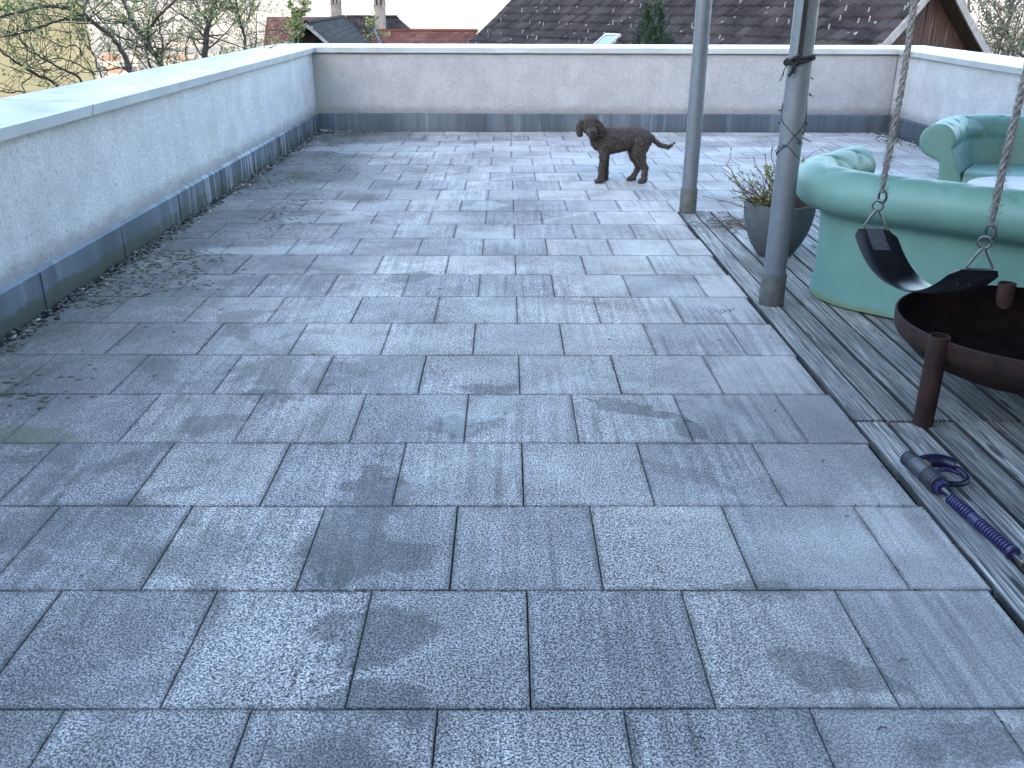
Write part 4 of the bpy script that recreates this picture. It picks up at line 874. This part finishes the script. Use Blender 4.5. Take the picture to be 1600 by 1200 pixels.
# lower red wing to the right
b = MB(); Lw0 = Vector((-5.5,38.1,.50)); roof_plane(b, lambda s, ru, dr: Lw0+Vector((.997,.078,0))*s+Vector((-.06,-.997,0))*ru+Vector((0,0,-dr))-O_, 4.25, [(0,0),(4,2.6)], .22, .22, 12, .05, .014, .022)
roof_plane(b, lambda s, ru, dr: Lw0+Vector((.997,.078,0))*s+Vector((.06,.997,0))*ru+Vector((0,0,-dr))-O_, 4.25, [(0,0),(4,2.6)], .22, .22, 13, 0, .014, .022)
b.tube([Lw0-O_, Lw0+Vector((4.25,.33,0))-O_], .075, 8); b.build('roof', [M['tred'],M['lichen']], hs, label='low red tiled roof on the right')
b = MB(); b.tube([Lw0+Vector((.05,-.1,.03))-O_, Lw0+Vector((.9,-2.2,-1.35))-O_], .07, 6); b.build('valley_gutter', M['zinc'], hs)
def chimney(p, h, wd, label):
    p = Vector(p)-O_; c = MB(); q = wd/2; c.box(p.x-q, p.x+q, p.y-q, p.y+q, p.z-1.2, p.z+h*.62); c.bbox(p.x-q-.03, p.x+q+.03, p.y-q-.03, p.y+q+.03, p.z+h*.62, p.z+h*.66)
    z0 = p.z+h*.66; z1 = p.z+h*.95
    for sx in (-1,0,1):
        for sy in (-1,1): c.box(p.x+sx*(q-.05)-.05, p.x+sx*(q-.05)+.05, p.y+sy*(q-.05)-.05, p.y+sy*(q-.05)+.05, z0, z1)
    c.add([Vector((p.x+sx*(q+.1),p.y+sy*(q+.1),z1)) for sx,sy in ((-1,-1),(1,-1),(1,1),(-1,1))]+[Vector((p.x-.0,p.y-(q+.1),z1+.28)),Vector((p.x,p.y+(q+.1),z1+.28))], [(3,2,1,0),(0,1,4),(2,3,5),(1,2,5,4),(3,0,4,5)])
    o = c.build('chimney', M['chim'], hs, label=label); d = MB(); d.box(p.x-q+.1, p.x+q-.1, p.y-q+.1, p.y+q-.1, z0, z1-.02); d.build('flue', M['eavesdark'], o)
M['chim'] = simple('chimney_render', (.16,.15,.148), .9, 0, 4, .3)
chimney((-8.66,47.6,.85), 1.05, .46, 'left chimney with little gabled cap'); chimney((-6.33,46.6,.55), 1.42, .50, 'right chimney with little gabled cap')
# pale yellow house
yh = thing('house', 'pale yellow rendered house behind the budding tree at the far left', 'house', (-7.2,15.0,-4))
n = N('yellow_render', .9); f = n.ss(n.noise(n.P, 1.5, 4), .3, .7); n.col(n.mix(f, (.50,.40,.215), (.56,.45,.25))); M['yellow_render'] = n.m
b = MB(); Ry_ = Matrix.Rotation(R_(28),4,'Z'); b.box(-11, 0, 0, 8, 0, 8.0, M=Ry_); b.build('wall', M['yellow_render'], yh)
b = MB(); b.add([Ry_@Vector(v) for v in [(-11.4,-.5,7.9),(.4,-.5,7.9),(.4,8.5,7.9),(-11.4,8.5,7.9),(-11.4,4,10.6),(.4,4,10.6)]], [(0,1,5,4),(2,3,4,5),(0,4,3),(1,2,5),(0,3,2,1)]); b.build('roof', M['tred'], yh)
# unseen wall of the terrace's house behind the viewer, added to shade the terrace
hm = thing('house', 'pale rendered house wall with glass door closing the near end of the terrace', 'house', (0,-2.6,0))
b = MB()
for (x0,x1,z0,z1) in ((-16,-1.2,-3.6,2.9),(1.0,22,-3.6,2.9),(-1.2,1.0,2.2,2.9),(-1.2,1.0,-3.6,-.01)): b.box(x0, x1, -7.5, 0, z0, z1)
b.build('wall', M['stuccoL'], hm)
b = MB()
for (x0,x1,z0,z1) in ((-1.2,-1.12,0,2.2),(.92,1.0,0,2.2),(-1.12,.92,2.12,2.2),(-1.12,.92,0,.08),(-.14,-.06,.08,2.12)): b.box(x0, x1, -.14, -.06, z0, z1)
dr = b.build('door', M['coping'], hm); gm = N('door_glass', .04, .5); gm.col((.10,.12,.14)); b = MB(); b.box(-1.12, .92, -.11, -.10, .08, 2.12); b.build('pane', gm.m, dr)

# ------------------------------------------------------------------ trees
def tree_limbs(name, label, base, limbs, twigs, leafmat, seed, barkm='bark', llen=(.02,.05), density=1., grp=None, tw_len=.55, rad0=.02, leaf_n=3, depthmax=2):
    t = thing(name, label, 'tree', base, 0, grp); b = MB(); lf = MB(); r = random.Random(seed); B0 = Vector(base)
    def twig(p, d, l, rad, dep):
        pts = [p]; dd = Vector(d).normalized(); n = 5
        for i in range(n): dd = (dd+Vector((r.gauss(0,.16),r.gauss(0,.16),r.gauss(.06,.12)))).normalized(); pts.append(pts[-1]+dd*l/n)
        b.tube(pts, [lerp(rad,rad*.4,i/n) for i in range(n+1)], 4, cap=False)
        for i in range(1, n+1):
            for q in range(leaf_n):
                if r.random() < .55*density:
                    dv = Vector((r.uniform(-1,1),r.uniform(-1,1),r.uniform(-.3,1))).normalized(); ll = r.uniform(*llen); s = dv.cross(Vector((r.uniform(-1,1),r.uniform(-1,1),r.uniform(-1,1)))).normalized(); p0 = pts[i]+dv*.01
                    lf.add([p0, p0+dv*ll*.5+s*ll*.30, p0+dv*ll, p0+dv*ll*.5-s*ll*.30], [(0,1,2,3)], 0, r.random())
        if dep > 0:
            for q in range(r.randint(1,3)): i = r.randint(1,n); twig(pts[i], dd+Vector((r.uniform(-1,1),r.uniform(-1,1),r.uniform(-.4,.9))), l*r.uniform(.4,.7), rad*.55, dep-1)
    for pts, r0, r1, nt_ in limbs:
        sm = catmull([Vector(p)-B0 for p in pts], 6); k = len(sm); b.tube([p+Vector((r.gauss(0,.006),r.gauss(0,.006),0)) for p in sm], [lerp(r0,r1,i/(k-1)) for i in range(k)], 8)
        for q in range(int(nt_*twigs)):
            i = r.randint(1,k-1); p = sm[i-1].lerp(sm[i], r.random()); twig(p, Vector((r.uniform(-1,1),r.uniform(-1,1),r.uniform(-.3,1.1))), tw_len*r.uniform(.4,1.2), lerp(r0,r1,i/k)*.24+.0012, r.randint(0,depthmax))
    b.build('trunk', M[barkm], t, 180); lf.build('crown', M[leafmat], t); return t

TL_A = [
  ([(-3.13,6.2,0.76),(-3.12,6.21,0.96),(-3.2,6.17,1.16),(-3.33,6.12,1.29),(-3.4,5.98,1.37),(-3.46,5.84,1.39),(-3.52,5.7,1.38),(-3.66,5.41,1.32),(-3.77,5.24,1.26)], 0.03, 0.01, 26),
  ([(-3.33,6.12,1.29),(-3.44,5.96,1.3),(-3.54,5.8,1.26),(-3.64,5.64,1.21),(-3.73,5.48,1.18)], 0.018, 0.008, 16),
  ([(-3.3,6.13,1.25),(-3.26,6.26,1.2),(-3.21,6.49,1.14),(-3.09,6.65,1.05)], 0.014, 0.008, 8),
  ([(-3.34,6.12,1.28),(-3.45,6.28,1.37),(-3.55,6.35,1.47),(-3.62,6.43,1.58)], 0.018, 0.012, 8),
  ([(-3.45,6.07,0.82),(-3.52,5.92,0.93),(-3.61,5.88,1.0),(-3.67,5.74,1.09),(-3.71,5.72,1.18),(-3.67,5.63,1.26)], 0.017, 0.006, 16),
  ([(-3.69,6.18,0.76),(-3.82,6.11,0.88),(-3.85,5.99,0.94),(-3.87,5.86,1.01),(-3.89,5.74,1.08),(-3.94,5.6,1.17)], 0.02, 0.008, 16),
  ([(-3.43,6.29,0.87),(-3.55,6.24,0.96),(-3.63,6.09,1.01),(-3.8,6.12,0.96),(-3.88,6.08,0.93)], 0.012, 0.006, 10),
  ([(-3.74,5.7,0.76),(-3.74,5.82,0.89),(-3.78,5.91,1.0),(-3.78,5.91,1.16)], 0.01, 0.004, 8),
  ([(-3.47,6.49,0.82),(-3.51,6.48,1.05),(-3.53,6.47,1.2),(-3.53,6.47,1.34)], 0.012, 0.006, 10),
  ([(-3.54,6.36,1.03),(-3.62,6.21,1.09),(-3.73,6.16,1.15),(-3.76,6.03,1.21)], 0.009, 0.004, 8),
  ([(-3.66,5.63,0.75),(-3.79,5.57,0.79),(-3.91,5.5,0.82)], 0.012, 0.006, 8),
]
TL_B = [
  ([(-3.38,7.71,0.58),(-3.37,7.71,0.82),(-3.5,7.77,1.02),(-3.59,7.74,1.19),(-3.69,7.81,1.38),(-3.73,7.79,1.56)], 0.04, 0.022, 30),
  ([(-3.52,7.77,1.04),(-3.45,7.69,1.2),(-3.27,7.54,1.33),(-3.1,7.49,1.45),(-2.98,7.43,1.55)], 0.022, 0.012, 18),
  ([(-3.56,7.86,0.81),(-3.61,7.95,1.04),(-3.58,8.17,1.25)], 0.02, 0.01, 12),
  ([(-3.46,8.0,1.01),(-3.5,8.09,1.22),(-3.55,8.18,1.39)], 0.014, 0.008, 12),
  ([(-3.87,8.06,0.8),(-3.93,8.14,1.0),(-3.95,8.14,1.27)], 0.012, 0.006, 10),
]
TL_C = [
  ([(-3.46,9.16,0.53),(-3.42,9.18,0.9),(-3.39,9.18,1.1),(-3.34,9.2,1.26),(-3.28,9.32,1.43),(-3.21,9.34,1.59)], 0.042, 0.026, 30),
  ([(-3.35,9.2,1.25),(-3.5,9.36,1.36),(-3.58,9.44,1.49)], 0.016, 0.01, 10),
  ([(-3.4,9.18,1.07),(-3.49,9.05,1.23),(-3.54,8.82,1.32)], 0.014, 0.007, 12),
  ([(-3.33,9.2,1.26),(-3.24,9.33,1.34),(-3.15,9.46,1.43)], 0.014, 0.008, 10),
  ([(-3.69,9.4,0.71),(-3.71,9.39,0.92),(-3.62,9.43,1.13)], 0.012, 0.006, 12),
]
TL_D = [
  ([(-3.45,10.84,0.63),(-3.42,10.84,1.02),(-3.45,10.83,1.21),(-3.5,10.92,1.4),(-3.54,11.02,1.58)], 0.028, 0.014, 26),
  ([(-3.42,10.84,1.13),(-3.36,10.96,1.28),(-3.31,10.97,1.44)], 0.012, 0.007, 12),
  ([(-3.48,10.82,1.32),(-3.61,10.89,1.38),(-3.66,10.88,1.46)], 0.01, 0.006, 8),
  ([(-3.4,11.05,0.7),(-3.33,11.07,1.01),(-3.29,11.08,1.32),(-3.25,11.09,1.47)], 0.01, 0.005, 12),
]
def to_ground(L, x, y, jog=.3):     # prolong the first limb down to the ground as the trunk
    p = Vector(L[0][0][0]); L[0] = ([ (x,y,-3.4), (lerp(x,p.x,.4),lerp(y,p.y,.4)+jog*.3,-1.6), (lerp(x,p.x,.85),lerp(y,p.y,.85),.0)]+L[0][0], L[0][1]*1.6, L[0][2], L[0][3])
    for i in range(1, len(L)):           # limbs that rise from below the wall top join the trunk lower down
        q = Vector(L[i][0][0])
        if min((q-Vector(v)).length for v in L[0][0]) > .35 and q.z < 1.05: L[i] = ([(lerp(x,p.x,.6),lerp(y,p.y,.6),-1.0), tuple((Vector((lerp(x,p.x,.8),lerp(y,p.y,.8),-.3))+q)/2)]+L[i][0], L[i][1]*1.3, L[i][2], L[i][3])
    return L
GR = 'budding trees beyond the left parapet'
def base_of(L, x, y): return (x, y, -3.4)
def sc(L, f): return [(p, a*f, b_*f, n) for p, a, b_, n in L]
tree_limbs('budding_tree', 'budding tree with arching thin branches in front of the yellow house', (-3.6,7.2,-3.4), to_ground(sc(TL_A,.58),-3.6,7.2), 1.6, 'leafA', 1, density=.62, llen=(.014,.036), tw_len=.5, grp=GR)
tree_limbs('budding_tree', 'budding tree with a forked thick trunk, just right of the yellow house', (-3.9,8.9,-3.4), to_ground(sc(TL_B,.7),-3.9,8.9), 1.7, 'leafA', 2, density=.9, llen=(.014,.036), tw_len=.55, grp=GR)
tree_limbs('budding_tree', 'budding tree with one upright dark trunk, third from the yellow house', (-3.9,10.6,-3.4), to_ground(sc(TL_C,.75),-3.9,10.6), 1.9, 'leafA', 3, density=.9, llen=(.016,.038), tw_len=.6, grp=GR)
tree_limbs('budding_tree', 'thin budding tree nearest the red tiled roof', (-3.7,12.3,-3.4), to_ground(sc(TL_D,.7),-3.7,12.3), 2.0, 'leafA', 4, llen=(.016,.036), tw_len=.5, grp=GR)
tree_limbs('sapling', 'narrow leafy green shoot in front of the red tiled roof', (-3.35,13.3,-3.4), [([(-3.35,13.3,-3.4),(-3.36,13.2,-1),(-3.34,13.15,.3),(-3.33,13.2,.9),(-3.24,13.25,1.18),(-3.12,13.3,1.42)],.035,.006,26)], 2.2, 'leafA', 5, llen=(.03,.06), tw_len=.22, density=1.5)
tree_limbs('sapling', 'sparse leafy shoot in front of the dark tiled roof with chimneys', (-2.0,11.9,-3.4), [([(-2.0,11.9,-3.4),(-2.02,11.8,-1),(-1.98,11.75,.4),(-1.97,11.75,.9),(-1.93,11.8,1.1),(-1.93,11.8,1.26)],.03,.004,12)], 1.2, 'leafA', 6, llen=(.03,.055), tw_len=.17, density=1.2, depthmax=1)
# lower bushy growth with yellow-green blossom seen through the trees
def bush(name, label, base, rx, ry, h, n, mat, seed, cat='bush', llen=(.02,.05), stems=26):
    t = thing(name, label, cat, base); b = MB(); lf = MB(); r = random.Random(seed)
    for i in range(stems):
        a = r.uniform(0,6.28); q = r.uniform(.2,1)**.6; top = Vector((rx*q*cos(a), ry*q*sin(a), h*r.uniform(.6,1)*(1-.35*q*q))); pts = catmull([(0,0,0), top*.4+Vector((r.uniform(-.2,.2),r.uniform(-.2,.2),.1)), top*.75+Vector((r.uniform(-.15,.15),r.uniform(-.15,.15),0)), top], 5)
        b.tube(pts, [lerp(.03,.004,k/(len(pts)-1)) for k in range(len(pts))], 5, cap=False)
        for k in range(int(n/stems)):
            p = pts[r.randint(int(len(pts)*.35), len(pts)-1)]+Vector((r.gauss(0,rx*.13),r.gauss(0,ry*.13),r.gauss(0,h*.04))); dv = Vector((r.uniform(-1,1),r.uniform(-1,1),r.uniform(-.2,1))).normalized(); ll = r.uniform(*llen); s = dv.orthogonal().normalized(); s = Matrix.Rotation(r.uniform(0,6.28),3,dv)@s
            lf.add([p, p+dv*ll*.5+s*ll*.33, p+dv*ll, p+dv*ll*.5-s*ll*.33], [(0,1,2,3)], 0, r.random())
    b.build('branches', M['bark'], t, 180); lf.build('leaves', M[mat], t); return t
M['blossom'] = mk_leaf('pale_blossom_leaf', (.16,.20,.06), (.46,.44,.20))
bush('blossoming_bush', 'pale yellow-green blossoming bush low behind the left parapet', (-4.9,13.2,-3.4), 1.1, .9, 4.75, 3600, 'blossom', 31, llen=(.035,.075), stems=34)
bush('blossoming_bush', 'green and cream bush low in front of the red roof end', (-4.6,15.6,-3.4), .9, .8, 4.8, 2600, 'blossom', 32, llen=(.035,.075), stems=28)
bush('leafy_bush', 'fresh green bush at the foot of the forked tree', (-4.4,10.4,-3.4), .7, .7, 4.45, 1300, 'leafA', 33, llen=(.025,.05), stems=22)
# thuja
def thuja(base, h, rad):
    t = thing('conifer', 'dense dark green conical conifer standing in front of the barn roof', 'conifer', base); b = MB(); b.tube([(0,0,0),(0,0,h*.9)], [.09,.02], 8); b.build('trunk', M['bark'], t, 180); lf = MB(); r = random.Random(8)
    for i in range(900):
        z = h*(1-(r.random()**.75)*.75) if r.random() < .8 else h*r.uniform(.1,.6); f = (1-z/h); R = rad*min(1,(f*5.5)**.6)*1.02; a = r.uniform(0,6.28); q = r.uniform(.72,1.03)*(1+.12*noise.noise(Vector((cos(a)*1.8,sin(a)*1.8,z*1.6))))
        c = Vector((R*q*cos(a), R*q*sin(a), z)); tn = r.random(); tn = tn*tn
        for k in range(34):    # one upright fan of scale sprays
            u = Vector((r.gauss(0,.030),r.gauss(0,.030),r.gauss(.0,.07))); dv = Vector((cos(a)*.45+r.gauss(0,.3),sin(a)*.45+r.gauss(0,.3),1)).normalized(); s = Vector((-sin(a),cos(a),r.gauss(0,.4))).normalized(); p = c+u; l = r.uniform(.03,.075); w_ = l*.22
            lf.add([p-s*w_*.4, p+dv*l*.6-s*w_, p+dv*l, p+dv*l*.6+s*w_, p+s*w_*.4], [(0,1,2,3,4)], 0, min(1,max(0,tn+r.gauss(0,.12))))
    for i in range(6):    # dark solid heart so that no sky shows through
        pass
    core = MB(); core.lathe([(rad*.62,.2),(rad*.74,h*.45),(rad*.70,h*.68),(rad*.62,h*.84),(rad*.35,h*.94),(0,h*.98)], 18); core.build('inner_foliage', M['thuja'], t, 180)
    lf.build('crown', M['thuja'], t)
thuja((2.21,13.32,-3.4), 4.86, .40)
# bare trees to the right of the barn
def bare(name, label, base, h, spread, seed, mat, leafn, llen, rad=.11, depth=5):
    t = thing(name, label, 'tree', base, 0, 'bare trees beyond the barn'); b = MB(); lf = MB(); r = random.Random(seed)
    def rec(p, d, l, rad, dep):
        pts = [p]; dd = d.normalized()
        for i in range(5): dd = (dd+Vector((r.gauss(0,.12),r.gauss(0,.12),r.gauss(.02,.08)))).normalized(); pts.append(pts[-1]+dd*l/5)
        b.tube(pts, [lerp(rad,rad*.6,i/5) for i in range(6)], 5 if dep > 2 else 3, cap=False)
        if dep <= 2:
            for k in range(leafn): q = pts[r.randint(0,5)]+Vector((r.gauss(0,.05),r.gauss(0,.05),r.gauss(0,.05))); dv = Vector((r.uniform(-1,1),r.uniform(-1,1),r.uniform(-1,1))).normalized(); s = dv.orthogonal(); ll = r.uniform(*llen); lf.add([q,q+dv*ll*.5+s*ll*.3,q+dv*ll,q+dv*ll*.5-s*ll*.3], [(0,1,2,3)], 0, r.random())
        if dep:
            for k in range(r.randint(3,4)): rec(pts[r.randint(2,5)], dd+Vector((r.uniform(-1,1),r.uniform(-1,1),r.uniform(-.3,.7)))*spread, l*r.uniform(.55,.8), rad*.55, dep-1)
    rec(Vector((0,0,0)), Vector((0,0,1)), h*.45, rad, depth); b.build('trunk', M['bark2'], t, 180); lf.build('crown', M[mat], t)
bare('bare_tree', 'bare twiggy tree right beside the barn gable at the right edge', (12.3,20.6,-3.6), 7.5, .9, 51, 'olive', 12, (.04,.09))
bare('bare_tree', 'bare tree farther off at the extreme right edge', (15.4,27.5,-3.6), 8.5, .9, 52, 'olive', 12, (.05,.10))

# ------------------------------------------------------------------ terrain down to the valley, far hills, village
def ground_z(x, y):
    d = math.hypot(x, y-5); h = -3.6-sstep(14, 60, d)*3.0-sstep(40, 420, d)*38
    h += sstep(3200, 7500, d)*(150+120*noise.noise(Vector((x*.0004,y*.0003,2)))+45*noise.noise(Vector((x*.0015,y*.0015,5))))
    h += sstep(-22, -100, y)*(50+8*noise.noise(Vector((x*.01,y*.01,1))))*sstep(1500,500,abs(x))  # unseen hill behind the viewer, added to keep low sun off terrace and roofs
    return h
def terrain():
    b = MB(); rad = [0]+[2*1.115**i for i in range(81)]; rad = [v for v in rad if v < 12500]; na = 144
    b.grid(len(rad), na, lambda i, j: ((rad[i]+.001)*sin(2*pi*j/na), 5+(rad[i]+.001)*cos(2*pi*j/na), ground_z((rad[i])*sin(2*pi*j/na), 5+rad[i]*cos(2*pi*j/na))), closed_v=True, flip=False)
    n = N('valley_ground', .95); P = n.P; x, y, z = n.sep(P)
    fld = n.voro(n.map(P, (.006,.0022,0), rot=(0,0,.3)), 1.0, out='Color'); f0, f1, f2 = n.sep(fld)
    c = n.mix(n.ss(f0, .3, .7), (.13,.11,.065), (.27,.19,.12)); c = n.mix(n.ss(f1, .55, .75), c, (.22,.16,.12)); wd_ = n.ss(n.noise(P, .010, 5, .6), .52, .60); c = n.mix(wd_, c, (.07,.055,.04))
    c = n.mix(n.ss(z, -5, 25), c, (.07,.06,.055)); nr = n.ss(n.noise(P, .8, 4), .3, .7); near = n.mix(nr, (.04,.06,.02), (.09,.11,.04)); d = n.vm('LENGTH', P); c = n.mix(n.ss(d, 40, 120), near, c); n.col(c)
    o = b.build('ground', n.m, smooth=180); struct(o)
terrain()
vr = random.Random(77); GV = 'village houses in the valley'
M['wallA'] = simple('cream_wall', (.34,.31,.27), .9, 0, .2, .1); M['roofV'] = simple('village_roof', (.14,.06,.04), .9, 0, .5, .2); M['roofG'] = simple('village_roof_grey', (.15,.13,.12), .9, 0, .5, .2)
k = 0
for i in range(400):
    if k >= 34: break
    px = vr.uniform(-.46, -.20) if k < 24 else vr.uniform(-.2,.02); y = vr.uniform(240, 900); x = px*y; z = ground_z(x,y)
    dep = (1.39-z)/y
    if dep < .02: continue
    wx, wy, h = vr.uniform(9,15), vr.uniform(8,11), vr.uniform(5,7.5); k += 1; rf = 'roofV' if vr.random() < .7 else 'roofG'
    side = 'left part' if px < -.2 else 'middle'
    t = thing('village_house', 'small distant pale house with pitched roof in the hazy valley', 'house', (x,y,z), vr.uniform(0,3.1), GV)
    b = MB(); b.box(-wx/2, wx/2, -wy/2, wy/2, -3, h); b.add([(-wx/2,-wy/2,h),(-wx/2,wy/2,h),(-wx/2,0,h+wy*.36)], [(0,1,2)]); b.add([(wx/2,-wy/2,h),(wx/2,wy/2,h),(wx/2,0,h+wy*.36)], [(0,2,1)]); b.build('wall', M['wallA'], t)
    b = MB(); e = .6; hh = wy*.42; b.add([(-wx/2-e,-wy/2-e,h-.3),(wx/2+e,-wy/2-e,h-.3),(wx/2+e,0,h+hh),(-wx/2-e,0,h+hh),(wx/2+e,wy/2+e,h-.3),(-wx/2-e,wy/2+e,h-.3)], [(0,1,2,3),(3,2,4,5)]); b.build('roof', M[rf], t)

# ------------------------------------------------------------------ haze
b = MB(); b.box(-9000, 9000, -9000, 9500, -50, 330)
hz = b.build('haze', bpy.data.materials.new('haze')); hm_ = hz.data.materials[0]; hm_.use_nodes = True; ht = hm_.node_tree; ht.nodes.clear()
ho = ht.nodes.new('ShaderNodeOutputMaterial'); pv = ht.nodes.new('ShaderNodeVolumePrincipled'); pv.inputs['Color'].default_value = (.98,.93,.91,1); pv.inputs['Density'].default_value = .00007; pv.inputs['Anisotropy'].default_value = 0.0
ht.links.new(pv.outputs[0], ho.inputs['Volume']); hz['kind'] = 'stuff'
